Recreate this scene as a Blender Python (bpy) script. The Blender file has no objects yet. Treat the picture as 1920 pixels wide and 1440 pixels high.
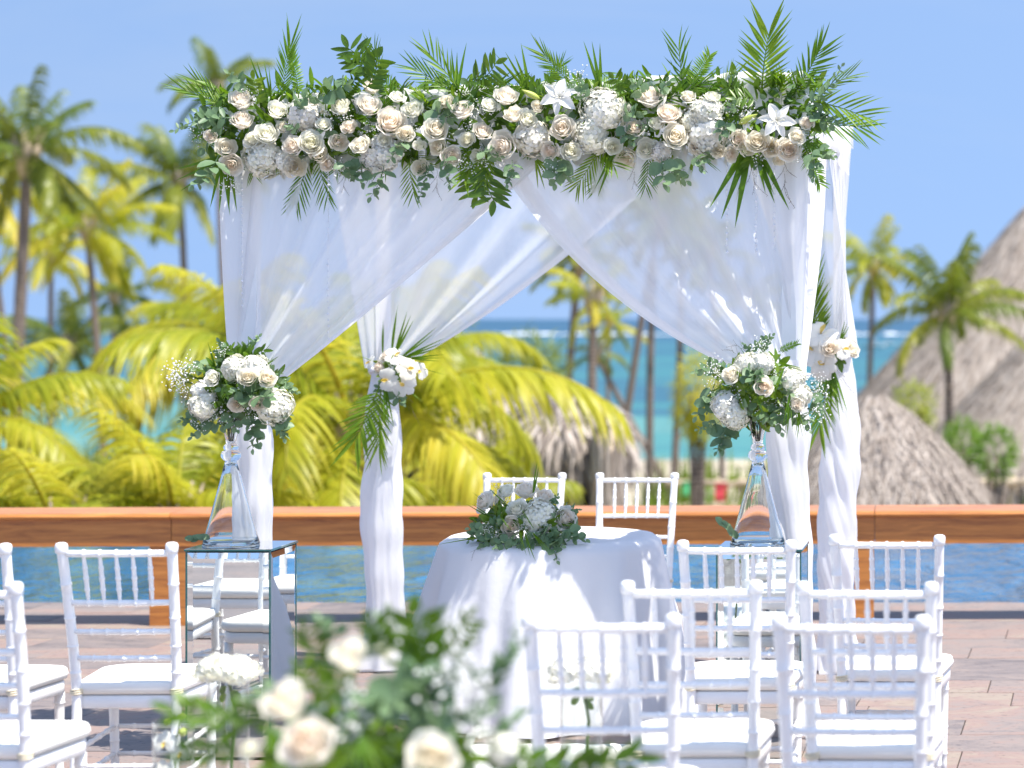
import bpy, math, random
from math import sin, cos, pi, radians, sqrt, atan2
from mathutils import Vector, Matrix, Quaternion

sc = bpy.context.scene
COL = sc.collection
# ------------------------------------------------------------------ camera
F = 4200.0            # focal length in pixels of the 1920 px wide photograph
CX, CY, H = 1850.0, 598.0, 1.65   # principal point of the uncropped frame, eye height
cam = bpy.data.cameras.new('camera')
cam.sensor_width = 36.0
cam.lens = 36.0 * F / 1920.0
cam.shift_x = -(CX - 960.0) / 1920.0
cam.shift_y = -(720.0 - CY) / 1920.0
cam.clip_start, cam.clip_end = 0.05, 60000.0
cam.dof.use_dof = True
cam.dof.focus_distance = 8.75
cam.dof.aperture_fstop = 2.3
cam_o = bpy.data.objects.new('camera', cam)
cam_o.location = (0, 0, H)
cam_o.rotation_euler = (radians(90), 0, 0)
COL.objects.link(cam_o)
sc.camera = cam_o
# ------------------------------------------------------------------ sky and sun
SUN_EL = radians(66)
SUN_AZ = atan2(0.895, -0.445)       # clockwise from +Y : the sun stands to the right, a little behind the camera
w = bpy.data.worlds.new('World'); sc.world = w; w.use_nodes = True
nt = w.node_tree; nt.nodes.clear()
sky = nt.nodes.new('ShaderNodeTexSky'); sky.sky_type = 'NISHITA'; sky.sun_disc = False
sky.sun_elevation = SUN_EL; sky.sun_rotation = SUN_AZ
sky.altitude = 1200; sky.air_density = 1.25; sky.dust_density = 1.0; sky.ozone_density = 0.0
bg = nt.nodes.new('ShaderNodeBackground'); bg.inputs['Strength'].default_value = 0.125
wo = nt.nodes.new('ShaderNodeOutputWorld')
# clear trade-wind air: the milky band of the model's horizon is lifted out of sight by looking up a little higher in the same sky
tcw = nt.nodes.new('ShaderNodeTexCoord'); sepw = nt.nodes.new('ShaderNodeSeparateXYZ'); cmbw = nt.nodes.new('ShaderNodeCombineXYZ')
mz = nt.nodes.new('ShaderNodeMath'); mz.operation = 'MULTIPLY_ADD'; mz.inputs[1].default_value = 0.85; mz.inputs[2].default_value = 0.55
nt.links.new(tcw.outputs['Generated'], sepw.inputs[0]); nt.links.new(sepw.outputs[0], cmbw.inputs[0]); nt.links.new(sepw.outputs[1], cmbw.inputs[1])
nt.links.new(sepw.outputs[2], mz.inputs[0]); nt.links.new(mz.outputs[0], cmbw.inputs[2])
nrm = nt.nodes.new('ShaderNodeVectorMath'); nrm.operation = 'NORMALIZE'; nt.links.new(cmbw.outputs[0], nrm.inputs[0])
nt.links.new(nrm.outputs[0], sky.inputs[0])
cn = nt.nodes.new('ShaderNodeTexNoise'); cn.inputs['Scale'].default_value = 2.2; cn.inputs['Detail'].default_value = 7.0; cn.inputs['Roughness'].default_value = 0.6; cn.inputs['Distortion'].default_value = 0.6
cmap = nt.nodes.new('ShaderNodeMapping'); cmap.inputs['Scale'].default_value = (1.0, 1.0, 4.5); nt.links.new(tcw.outputs['Generated'], cmap.inputs[0]); nt.links.new(cmap.outputs[0], cn.inputs['Vector'])
cr = nt.nodes.new('ShaderNodeMapRange'); cr.inputs['From Min'].default_value = 0.48; cr.inputs['From Max'].default_value = 0.85; cr.inputs['To Max'].default_value = 0.35; nt.links.new(cn.outputs['Fac'], cr.inputs['Value'])
cmx = nt.nodes.new('ShaderNodeMix'); cmx.data_type = 'RGBA'; nt.links.new(cr.outputs[0], cmx.inputs[0]); nt.links.new(sky.outputs[0], cmx.inputs[6]); cmx.inputs[7].default_value = (2.4, 2.7, 3.1, 1)
nt.links.new(cmx.outputs[2], bg.inputs[0]); nt.links.new(bg.outputs[0], wo.inputs[0])
sun = bpy.data.lights.new('sun', 'SUN'); sun.energy = 3.8; sun.angle = radians(0.53); sun.color = (1.0, 0.945, 0.86)
sun_o = bpy.data.objects.new('sun', sun); COL.objects.link(sun_o)
sdir = Vector((sin(SUN_AZ) * cos(SUN_EL), cos(SUN_AZ) * cos(SUN_EL), sin(SUN_EL)))
sun_o.rotation_euler = sdir.to_track_quat('Z', 'Y').to_euler()
sun_o.location = sdir * 30
vs = sc.view_settings
vs.view_transform = 'Standard'; vs.look = 'None'; vs.gamma = 1.0; vs.use_curve_mapping = False
vs.exposure = 1.16
sc.render.engine = 'CYCLES'
cy = sc.cycles
cy.use_denoising = True
cy.max_bounces = 10; cy.diffuse_bounces = 3; cy.glossy_bounces = 4; cy.transmission_bounces = 8
cy.transparent_max_bounces = 24
cy.caustics_reflective = False; cy.caustics_refractive = False
cy.sample_clamp_indirect = 6.0

def P(px, py, D):
    return Vector(((px - CX) / F * D, D, H - (py - CY) / F * D))

# ------------------------------------------------------------------ mesh helpers
class MB:
    def __init__(s): s.v = []; s.f = []; s.a = []
    def vert(s, p, a=0.0):
        s.v.append((p[0], p[1], p[2])); s.a.append(a); return len(s.v) - 1
    def grid(s, rows, closed_u=False, att=None):
        """rows: list of lists of points; att: same layout of floats"""
        n = len(rows[0]); idx = []
        for i, r in enumerate(rows):
            idx.append([s.vert(p, att[i][j] if att else 0.0) for j, p in enumerate(r)])
        for i in range(len(rows) - 1):
            for j in range(n if closed_u else n - 1):
                k = (j + 1) % n
                s.f.append((idx[i][j], idx[i][k], idx[i + 1][k], idx[i + 1][j]))
        return idx
    def tube(s, pts, rad, n=8, caps=True, att=0.0):
        pts = [Vector(p) for p in pts]
        if not hasattr(rad, '__len__'): rad = [rad] * len(pts)
        up = None; rows = []
        for i, p in enumerate(pts):
            t = (pts[min(i + 1, len(pts) - 1)] - pts[max(i - 1, 0)])
            t = t.normalized() if t.length > 1e-9 else Vector((0, 0, 1))
            if up is None:
                up = t.orthogonal().normalized()
            up = (up - t * up.dot(t))
            up = up.normalized() if up.length > 1e-6 else t.orthogonal().normalized()
            b = t.cross(up)
            rows.append([p + (up * cos(2 * pi * j / n) + b * sin(2 * pi * j / n)) * rad[i] for j in range(n)])
        idx = s.grid(rows, True, [[att] * n for _ in rows])
        if caps:
            s.f.append(tuple(reversed(idx[0]))); s.f.append(tuple(idx[-1]))
    def lathe(s, prof, n=24, cx=0.0, cy=0.0, closed=False):
        rows = [[(cx + r * cos(2 * pi * j / n), cy + r * sin(2 * pi * j / n), z) for j in range(n)] for r, z in prof]
        if closed: rows.append(rows[0])
        s.grid(rows, True)
    def box(s, lo, hi):
        x0, y0, z0 = lo; x1, y1, z1 = hi
        i = [s.vert(p) for p in ((x0,y0,z0),(x1,y0,z0),(x1,y1,z0),(x0,y1,z0),(x0,y0,z1),(x1,y0,z1),(x1,y1,z1),(x0,y1,z1))]
        for q in ((0,3,2,1),(4,5,6,7),(0,1,5,4),(1,2,6,5),(2,3,7,6),(3,0,4,7)):
            s.f.append(tuple(i[k] for k in q))
    def poly(s, pts, a=0.0):
        s.f.append(tuple(s.vert(p, a) for p in pts))
    def merge(s, o, M=None, aoff=0.0):
        b = len(s.v)
        for p, a in zip(o.v, o.a):
            q = M @ Vector(p) if M is not None else p
            s.v.append((q[0], q[1], q[2])); s.a.append(a + aoff)
        for f in o.f: s.f.append(tuple(i + b for i in f))
    def mesh(s, name, mat, smooth=True, bevel=None):
        me = bpy.data.meshes.new(name)
        me.from_pydata(s.v, [], s.f)
        if any(s.a):
            at = me.attributes.new('a', 'FLOAT', 'POINT'); at.data.foreach_set('value', s.a)
        if smooth: me.polygons.foreach_set('use_smooth', [True] * len(me.polygons))
        if mat: me.materials.append(mat)
        me.update()
        return me

def tag(o, label=None, cat=None, group=None, kind=None):
    if label: o['label'] = label
    if cat: o['category'] = cat
    if group: o['group'] = group
    if kind: o['kind'] = kind
    return o

def empty(name, loc, label, cat, group=None):
    o = bpy.data.objects.new(name, None); o.empty_display_size = 0.1
    o.location = loc; COL.objects.link(o)
    return tag(o, label, cat, group)

def ob(name, me, parent=None, loc=(0, 0, 0), rot=None, scale=None, kind=None):
    """loc/rot in world space; parents are unrotated empties (or parts of them with identity rotation)"""
    o = bpy.data.objects.new(name, me); COL.objects.link(o)
    if parent is not None:
        o.parent = parent
        q = parent; off = Vector((0, 0, 0))
        while q is not None: off += Vector(q.location); q = q.parent
        o.location = Vector(loc) - off
    else: o.location = loc
    if rot is not None:
        o.rotation_mode = 'QUATERNION'; o.rotation_quaternion = rot
    if scale is not None: o.scale = scale if hasattr(scale, '__len__') else (scale,) * 3
    if kind: o['kind'] = kind
    return o

def frame(z, y):
    """rotation whose local Z is z and whose local Y is as near y as it can be"""
    z = Vector(z).normalized(); y = Vector(y); y = y - z * y.dot(z)
    y = y.normalized() if y.length > 1e-6 else z.orthogonal().normalized()
    x = y.cross(z)
    return Matrix((x, y, z)).transposed().to_quaternion()

def frame_y(y, z):
    """rotation whose local Y is y and whose local Z is as near z as it can be"""
    y = Vector(y).normalized(); z = Vector(z); z = z - y * z.dot(y)
    z = z.normalized() if z.length > 1e-6 else y.orthogonal().normalized()
    x = y.cross(z)
    return Matrix((x, y, z)).transposed().to_quaternion()

def bez(a, b, c, t):
    return a * (1 - t) ** 2 + b * (2 * t * (1 - t)) + c * t * t

# ------------------------------------------------------------------ materials
def new_mat(name):
    m = bpy.data.materials.new(name); m.use_nodes = True
    n = m.node_tree; n.nodes.clear()
    out = n.nodes.new('ShaderNodeOutputMaterial')
    return m, n, out
def N(n, t, **kw):
    x = n.nodes.new(t)
    for k, v in kw.items():
        if hasattr(x, k): setattr(x, k, v)
        else: x.inputs[k.replace('_', ' ')].default_value = v
    return x
def L(n, a, b): n.links.new(a, b)
def c4(c): return (c[0], c[1], c[2], 1.0)
def ramp(n, stops, fac=None):
    r = n.nodes.new('ShaderNodeValToRGB'); e = r.color_ramp.elements
    while len(e) > 1: e.remove(e[-1])
    e[0].position, e[0].color = stops[0][0], c4(stops[0][1])
    for p, c in stops[1:]:
        k = e.new(p); k.color = c4(c)
    if fac is not None: L(n, fac, r.inputs[0])
    return r
def math_n(n, op, a, b=None, clamp=False):
    x = n.nodes.new('ShaderNodeMath'); x.operation = op; x.use_clamp = clamp
    for i, v in enumerate((a, b)):
        if v is None: continue
        if isinstance(v, (int, float)): x.inputs[i].default_value = v
        else: L(n, v, x.inputs[i])
    return x.outputs[0]
def noise(n, scale, detail=4.0, rough=0.55, vec=None, dist=0.0):
    x = N(n, 'ShaderNodeTexNoise'); x.inputs['Scale'].default_value = scale
    x.inputs['Detail'].default_value = detail; x.inputs['Roughness'].default_value = rough
    x.inputs['Distortion'].default_value = dist
    if vec is not None: L(n, vec, x.inputs['Vector'])
    return x.outputs['Fac']
def coord(n, which='Object', scale=(1, 1, 1)):
    tc = N(n, 'ShaderNodeTexCoord'); mp = N(n, 'ShaderNodeMapping'); mp.inputs['Scale'].default_value = scale
    L(n, tc.outputs[which], mp.inputs[0]); return mp.outputs[0]
def bump(n, h, strength=0.3, dist=0.01):
    b = N(n, 'ShaderNodeBump'); b.inputs['Strength'].default_value = strength; b.inputs['Distance'].default_value = dist
    L(n, h, b.inputs['Height']); return b.outputs[0]

def m_plain(name, col, rough=0.5, var=0.05, vscale=6.0, coat=0.0, bmp=0.0, spec=0.5, which='Object'):
    m, n, out = new_mat(name)
    p = N(n, 'ShaderNodeBsdfPrincipled'); p.inputs['Roughness'].default_value = rough
    p.inputs['Coat Weight'].default_value = coat; p.inputs['Specular IOR Level'].default_value = spec
    f = noise(n, vscale, 5, 0.6, coord(n, which))
    lo = [max(0, c * (1 - var * 2)) for c in col]; hi = [min(1, c * (1 + var)) for c in col]
    L(n, ramp(n, [(0.3, lo), (0.7, hi)], f).outputs[0], p.inputs['Base Color'])
    if bmp: L(n, bump(n, noise(n, vscale * 12, 4, 0.6, coord(n, which)), bmp, 0.003), p.inputs['Normal'])
    L(n, p.outputs[0], out.inputs[0]); return m

def m_leaf(name, stops, rough=0.45, trans=0.35, tint=(1.0, 1.0, 0.6), spec=0.4, nscale=3.0):
    """thin leaf: glossy top and light coming through; colour varies by object, along the blade ('a') and by noise"""
    m, n, out = new_mat(name)
    oi = N(n, 'ShaderNodeObjectInfo'); at = N(n, 'ShaderNodeAttribute'); at.attribute_name = 'a'
    f = noise(n, nscale, 3, 0.6, coord(n, 'Object'))
    t = math_n(n, 'ADD', math_n(n, 'MULTIPLY', oi.outputs['Random'], 0.35), math_n(n, 'MULTIPLY', f, 0.45))
    t = math_n(n, 'ADD', t, math_n(n, 'MULTIPLY', at.outputs['Fac'], 0.35), True)
    r = ramp(n, stops, t)
    p = N(n, 'ShaderNodeBsdfPrincipled'); p.inputs['Roughness'].default_value = rough
    p.inputs['Specular IOR Level'].default_value = spec
    L(n, r.outputs[0], p.inputs['Base Color'])
    tr = N(n, 'ShaderNodeBsdfTranslucent')
    mx = N(n, 'ShaderNodeMix'); mx.data_type = 'RGBA'; mx.blend_type = 'MULTIPLY'; mx.inputs[0].default_value = 1.0
    L(n, r.outputs[0], mx.inputs[6]); mx.inputs[7].default_value = c4(tint)
    g = N(n, 'ShaderNodeGamma'); g.inputs[1].default_value = 0.8
    L(n, mx.outputs[2], g.inputs[0]); L(n, g.outputs[0], tr.inputs[0])
    ms = N(n, 'ShaderNodeMixShader'); ms.inputs[0].default_value = trans
    L(n, p.outputs[0], ms.inputs[1]); L(n, tr.outputs[0], ms.inputs[2]); L(n, ms.outputs[0], out.inputs[0])
    return m

def m_petal(name, outer, inner, trans=0.5):
    m, n, out = new_mat(name)
    oi = N(n, 'ShaderNodeObjectInfo'); at = N(n, 'ShaderNodeAttribute'); at.attribute_name = 'a'
    mid = [(o + i) / 2 for o, i in zip(outer, inner)]
    f = noise(n, 25.0, 3, 0.6, coord(n, 'Object'))
    t = math_n(n, 'ADD', at.outputs['Fac'], math_n(n, 'MULTIPLY', math_n(n, 'SUBTRACT', oi.outputs['Random'], 0.5), 0.35))
    t = math_n(n, 'ADD', t, math_n(n, 'MULTIPLY', math_n(n, 'SUBTRACT', f, 0.5), 0.35), True)
    r = ramp(n, [(0.0, outer), (0.55, mid), (1.0, inner)], t)
    p = N(n, 'ShaderNodeBsdfPrincipled'); p.inputs['Roughness'].default_value = 0.6
    p.inputs['Specular IOR Level'].default_value = 0.25
    p.inputs['Sheen Weight'].default_value = 0.1
    tr = N(n, 'ShaderNodeBsdfTranslucent')
    L(n, r.outputs[0], p.inputs['Base Color']); L(n, r.outputs[0], tr.inputs[0])
    ms = N(n, 'ShaderNodeMixShader'); ms.inputs[0].default_value = trans
    L(n, p.outputs[0], ms.inputs[1]); L(n, tr.outputs[0], ms.inputs[2]); L(n, ms.outputs[0], out.inputs[0])
    return m

def m_sheer(name, lo, hi, col=(0.9, 0.9, 0.92), streak=60.0, amp=0.25):
    """gauzy fabric: 'a' holds how gathered the cloth is at that point; threads bunch into streaks along its fall ('UVMap'.x)"""
    m, n, out = new_mat(name)
    at = N(n, 'ShaderNodeAttribute'); at.attribute_name = 'a'
    uv = N(n, 'ShaderNodeAttribute'); uv.attribute_name = 'thread'
    w1 = N(n, 'ShaderNodeTexNoise'); w1.noise_dimensions = '1D'
    w1.inputs['Scale'].default_value = streak; w1.inputs['Detail'].default_value = 4.0; w1.inputs['Roughness'].default_value = 0.6
    L(n, uv.outputs['Fac'], w1.inputs['W'])
    t = math_n(n, 'ADD', at.outputs['Fac'], math_n(n, 'MULTIPLY', math_n(n, 'SUBTRACT', w1.outputs['Fac'], 0.5), amp * 2), True)
    al = N(n, 'ShaderNodeMapRange'); al.inputs['To Min'].default_value = lo; al.inputs['To Max'].default_value = hi
    L(n, t, al.inputs['Value'])
    d = N(n, 'ShaderNodeBsdfDiffuse'); d.inputs[0].default_value = c4(col)
    tl = N(n, 'ShaderNodeBsdfTranslucent'); tl.inputs[0].default_value = c4(col)
    m1 = N(n, 'ShaderNodeMixShader'); m1.inputs[0].default_value = 0.5
    L(n, d.outputs[0], m1.inputs[1]); L(n, tl.outputs[0], m1.inputs[2])
    tp = N(n, 'ShaderNodeBsdfTransparent')
    m2 = N(n, 'ShaderNodeMixShader'); L(n, al.outputs[0], m2.inputs[0])
    L(n, tp.outputs[0], m2.inputs[1]); L(n, m1.outputs[0], m2.inputs[2])
    h = noise(n, 9.0, 4, 0.6, coord(n, 'Object', (1, 1, 0.35)))
    b = bump(n, h, 0.22, 0.03)
    L(n, b, d.inputs['Normal']); L(n, b, tl.inputs['Normal'])
    L(n, m2.outputs[0], out.inputs[0]); return m

def m_cloth(name, col, trans=0.25, bs=14.0, bstr=0.25):
    m, n, out = new_mat(name)
    d = N(n, 'ShaderNodeBsdfDiffuse'); d.inputs[0].default_value = c4(col)
    tl = N(n, 'ShaderNodeBsdfTranslucent'); tl.inputs[0].default_value = c4(col)
    h = noise(n, bs, 5, 0.6, coord(n, 'Object')); b = bump(n, h, bstr, 0.01)
    L(n, b, d.inputs['Normal'])
    m1 = N(n, 'ShaderNodeMixShader'); m1.inputs[0].default_value = trans
    L(n, d.outputs[0], m1.inputs[1]); L(n, tl.outputs[0], m1.inputs[2]); L(n, m1.outputs[0], out.inputs[0])
    return m

def m_glass(name, col=(0.97, 0.99, 0.98), ior=1.45):
    m, n, out = new_mat(name)
    p = N(n, 'ShaderNodeBsdfPrincipled'); p.inputs['Base Color'].default_value = c4(col)
    p.inputs['Roughness'].default_value = 0.0; p.inputs['Transmission Weight'].default_value = 1.0
    p.inputs['IOR'].default_value = ior
    L(n, bump(n, noise(n, 7.0, 2, 0.5, coord(n)), 0.05, 0.01), p.inputs['Normal'])
    L(n, p.outputs[0], out.inputs[0]); return m

def m_thin_glass(name):
    m, n, out = new_mat(name)
    tp = N(n, 'ShaderNodeBsdfTransparent'); tp.inputs[0].default_value = (0.95, 0.965, 0.96, 1)
    gl = N(n, 'ShaderNodeBsdfGlossy'); gl.inputs['Roughness'].default_value = 0.02
    fr = N(n, 'ShaderNodeLayerWeight'); fr.inputs[0].default_value = 0.5
    ms = N(n, 'ShaderNodeMixShader'); L(n, math_n(n, 'ADD', math_n(n, 'MULTIPLY', math_n(n, 'POWER', fr.outputs['Facing'], 3.0), 0.75), 0.05), ms.inputs[0]); L(n, tp.outputs[0], ms.inputs[1]); L(n, gl.outputs[0], ms.inputs[2])
    L(n, ms.outputs[0], out.inputs[0]); return m
M = {}
M['thin_glass'] = m_thin_glass('thin_clear_glass')
M['white_paint'] = m_plain('white_paint', (0.87, 0.87, 0.87), 0.32, 0.02, 9, 0.15, 0.06)
M['cushion'] = m_plain('cushion_fabric', (0.86, 0.84, 0.79), 0.75, 0.04, 1.6, 0, 0.55, 0.3)
M['tie'] = m_plain('cushion_tie', (0.78, 0.70, 0.52), 0.8, 0.08, 30)
M['sheer'] = m_sheer('sheer_chiffon', 0.60, 1.0, (0.95, 0.95, 0.96), streak=14.0, amp=0.13)
M['sheer_back'] = m_sheer('sheer_chiffon_back', 0.54, 0.97, (0.95, 0.95, 0.96), streak=12.0, amp=0.13)
M['sheer_roof'] = m_sheer('roof_chiffon', 0.10, 0.30, (0.93, 0.93, 0.95), streak=8.0, amp=0.1)
M['drape'] = m_sheer('gathered_chiffon', 0.88, 1.0, (0.93, 0.93, 0.95), streak=10.0)
M['cloth'] = m_cloth('table_linen', (0.90, 0.90, 0.92), 0.22)
M['runner'] = m_cloth('runner_linen', (0.87, 0.87, 0.87), 0.05)
M['frond_yellow'] = m_leaf('palm_frond_young', [(0.0, (0.05, 0.11, 0.010)), (0.32, (0.22, 0.29, 0.014)), (0.6, (0.50, 0.49, 0.04)), (0.9, (0.70, 0.56, 0.08)), (1.0, (0.60, 0.40, 0.10))], 0.4, 0.55, (1.0, 1.0, 0.55), nscale=1.2)
M['frond_green'] = m_leaf('palm_frond_mature', [(0.0, (0.04, 0.08, 0.012)), (0.4, (0.10, 0.16, 0.02)), (0.75, (0.26, 0.28, 0.03)), (1.0, (0.50, 0.42, 0.06))], 0.4, 0.38, (1.0, 1.0, 0.45), nscale=0.8)
M['areca'] = m_leaf('areca_leaf', [(0.0, (0.045, 0.13, 0.008)), (0.5, (0.12, 0.25, 0.012)), (1.0, (0.30, 0.40, 0.025))], 0.4, 0.42, (1.0, 1.0, 0.35), nscale=8.0)
M['ruscus'] = m_leaf('dark_leaf', [(0.0, (0.03, 0.08, 0.008)), (0.5, (0.095, 0.19, 0.016)), (1.0, (0.24, 0.34, 0.03))], 0.35, 0.35, (1, 1, 0.5), nscale=10.0)
M['euc'] = m_leaf('eucalyptus_leaf', [(0.0, (0.09, 0.165, 0.085)), (0.5, (0.17, 0.27, 0.14)), (1.0, (0.32, 0.43, 0.23))], 0.45, 0.3, (0.9, 1, 0.7), nscale=9.0)
M['stem'] = m_plain('flower_stem', (0.12, 0.2, 0.04), 0.5, 0.15, 20)
M['twig'] = m_plain('dry_twig', (0.16, 0.12, 0.09), 0.7, 0.2, 30)
M['rose_cream'] = m_petal('rose_cream', (0.96, 0.93, 0.83), (0.96, 0.86, 0.68))
M['rose_blush'] = m_petal('rose_blush', (0.96, 0.92, 0.83), (0.96, 0.82, 0.67))
M['rose_white'] = m_petal('rose_ivory', (0.96, 0.95, 0.87), (0.95, 0.92, 0.72))
M['white_petal'] = m_petal('white_petal', (0.91, 0.90, 0.86), (0.86, 0.84, 0.62), 0.25)
M['orchid_petal'] = m_petal('orchid_petal', (0.90, 0.89, 0.84), (0.85, 0.62, 0.10), 0.35)
M['pale_petal'] = m_petal('pale_hydrangea_petal', (0.90, 0.86, 0.82), (0.84, 0.80, 0.62), 0.25)
M['gyp'] = m_petal('tiny_white_blossom', (0.92, 0.92, 0.90), (0.88, 0.88, 0.78), 0.2)
M['pollen'] = m_plain('pollen', (0.75, 0.55, 0.10), 0.8, 0.1, 30)
M['bud'] = m_plain('green_bud', (0.45, 0.52, 0.10), 0.5, 0.15, 20)
M['glass'] = m_glass('clear_glass')
M['crystal'] = m_glass('crystal_bead', (0.98, 0.98, 1.0), 1.6)
M['bead'] = m_plain('pearly_crystal', (0.80, 0.81, 0.86), 0.08, 0.05, 20, 0.6)
M['glass_edge'] = m_plain('green_glass_edge', (0.02, 0.10, 0.10), 0.12, 0.1, 10, 0.5)
M['red'] = m_plain('red_towel', (0.70, 0.08, 0.10), 0.9, 0.1, 8)
M['green_cloth'] = m_plain('green_towel', (0.10, 0.55, 0.25), 0.9, 0.1, 8)
M['hull'] = m_plain('boat_white', (0.8, 0.8, 0.8), 0.3, 0.05, 1)
M['dark'] = m_plain('dark_interior', (0.02, 0.016, 0.012), 0.9, 0.2, 2)  # in the huts this near-black is shade put into the colour
M['log'] = m_plain('weathered_log', (0.50, 0.40, 0.29), 0.8, 0.2, 4, 0, 0.4)
M['ceramic'] = m_plain('white_ceramic', (0.8, 0.8, 0.78), 0.3, 0.03, 5)

def m_mirror():
    m, n, out = new_mat('mirror')
    p = N(n, 'ShaderNodeBsdfPrincipled'); p.inputs['Base Color'].default_value = (0.86, 0.90, 0.89, 1)
    p.inputs['Metallic'].default_value = 1.0
    r = ramp(n, [(0.35, (0.003,) * 3), (0.8, (0.03,) * 3)], noise(n, 5.0, 6, 0.7, coord(n)))
    L(n, r.outputs[0], p.inputs['Roughness']); L(n, p.outputs[0], out.inputs[0]); return m
M['mirror'] = m_mirror()

def m_wood():
    m, n, out = new_mat('varnished_teak')
    oi = N(n, 'ShaderNodeObjectInfo')
    v = coord(n, 'Object', (0.6, 9.0, 9.0))
    add = N(n, 'ShaderNodeVectorMath'); add.operation = 'ADD'
    L(n, v, add.inputs[0])
    cmb = N(n, 'ShaderNodeCombineXYZ'); L(n, math_n(n, 'MULTIPLY', oi.outputs['Random'], 40.0), cmb.inputs[0]); L(n, cmb.outputs[0], add.inputs[1])
    f = noise(n, 3.2, 8, 0.62, add.outputs[0], 1.2)
    g = noise(n, 26.0, 3, 0.6, add.outputs[0])
    t = math_n(n, 'ADD', math_n(n, 'MULTIPLY', f, 0.8), math_n(n, 'MULTIPLY', g, 0.2))
    r = ramp(n, [(0.25, (0.15, 0.042, 0.010)), (0.40, (0.36, 0.125, 0.026)), (0.56, (0.55, 0.215, 0.045)), (0.75, (0.64, 0.29, 0.08))], t)
    p = N(n, 'ShaderNodeBsdfPrincipled'); p.inputs['Roughness'].default_value = 0.38
    p.inputs['Coat Weight'].default_value = 0.35; p.inputs['Coat Roughness'].default_value = 0.3
    L(n, r.outputs[0], p.inputs['Base Color']); L(n, bump(n, t, 0.15, 0.004), p.inputs['Normal'])
    L(n, p.outputs[0], out.inputs[0]); return m
M['wood'] = m_wood()

def m_stone(name='slate_tile', obj_random=True):
    m, n, out = new_mat(name)
    oi = N(n, 'ShaderNodeObjectInfo')
    geo = N(n, 'ShaderNodeNewGeometry')
    mp = N(n, 'ShaderNodeMapping'); L(n, geo.outputs['Position'], mp.inputs[0]); mp.inputs['Scale'].default_value = (0.75, 1.3, 1.0)
    add = N(n, 'ShaderNodeVectorMath'); add.operation = 'ADD'; L(n, mp.outputs[0], add.inputs[0])
    cmb = N(n, 'ShaderNodeCombineXYZ'); L(n, math_n(n, 'MULTIPLY', oi.outputs['Random'], 60.0), cmb.inputs[2]); L(n, cmb.outputs[0], add.inputs[1])
    f = noise(n, 2.6, 9, 0.68, add.outputs[0], 1.4)
    t = math_n(n, 'ADD', f, math_n(n, 'MULTIPLY', math_n(n, 'SUBTRACT', oi.outputs['Random'], 0.5), 0.3))
    r = ramp(n, [(0.22, (0.125, 0.108, 0.108)), (0.36, (0.19, 0.16, 0.152)), (0.5, (0.24, 0.195, 0.175)), (0.60, (0.265, 0.185, 0.158)), (0.70, (0.285, 0.235, 0.188)), (0.85, (0.25, 0.178, 0.145))], t)
    g = noise(n, 34.0, 6, 0.7, add.outputs[0])
    mx = N(n, 'ShaderNodeMix'); mx.data_type = 'RGBA'; mx.blend_type = 'MULTIPLY'
    L(n, math_n(n, 'LESS_THAN', g, 0.40), mx.inputs[0]); L(n, r.outputs[0], mx.inputs[6]); mx.inputs[7].default_value = (0.62, 0.62, 0.66, 1)
    p = N(n, 'ShaderNodeBsdfPrincipled'); p.inputs['Roughness'].default_value = 0.62
    L(n, mx.outputs[2], p.inputs['Base Color'])
    hh = math_n(n, 'ADD', math_n(n, 'MULTIPLY', f, 1.0), math_n(n, 'MULTIPLY', g, 0.25))
    L(n, bump(n, hh, 0.35, 0.02), p.inputs['Normal']); L(n, p.outputs[0], out.inputs[0]); return m
M['stone'] = m_stone()
M['mortar'] = m_plain('tile_joint', (0.09, 0.08, 0.075), 0.9, 0.2, 4)

def m_water(name, stops, scale, rough, bstr, bdist, aniso=(1, 1, 1), bands=False):
    m, n, out = new_mat(name)
    p = N(n, 'ShaderNodeBsdfPrincipled'); p.inputs['Roughness'].default_value = rough; p.inputs['IOR'].default_value = 1.33
    v = coord(n, 'Object', aniso)
    f = noise(n, scale, 5, 0.6, v, 0.4)
    L(n, ramp(n, stops, f).outputs[0], p.inputs['Base Color'])
    return m, n, out, p
def m_pool():
    m, n, out, p = m_water('pool_water', [(0.3, (0.010, 0.075, 0.16)), (0.55, (0.018, 0.12, 0.26)), (0.75, (0.035, 0.19, 0.36))], 1.6, 0.06, 1, 1, (1.0, 0.55, 1))
    v = coord(n, 'Object', (1.0, 0.7, 1))
    h = math_n(n, 'ADD', noise(n, 3.0, 3, 0.55, v, 0.8), math_n(n, 'MULTIPLY', noise(n, 11.0, 3, 0.6, v, 0.5), 0.35))
    L(n, bump(n, h, 0.9, 0.22), p.inputs['Normal']); L(n, p.outputs[0], out.inputs[0]); return m
M['pool'] = m_pool()
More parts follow.
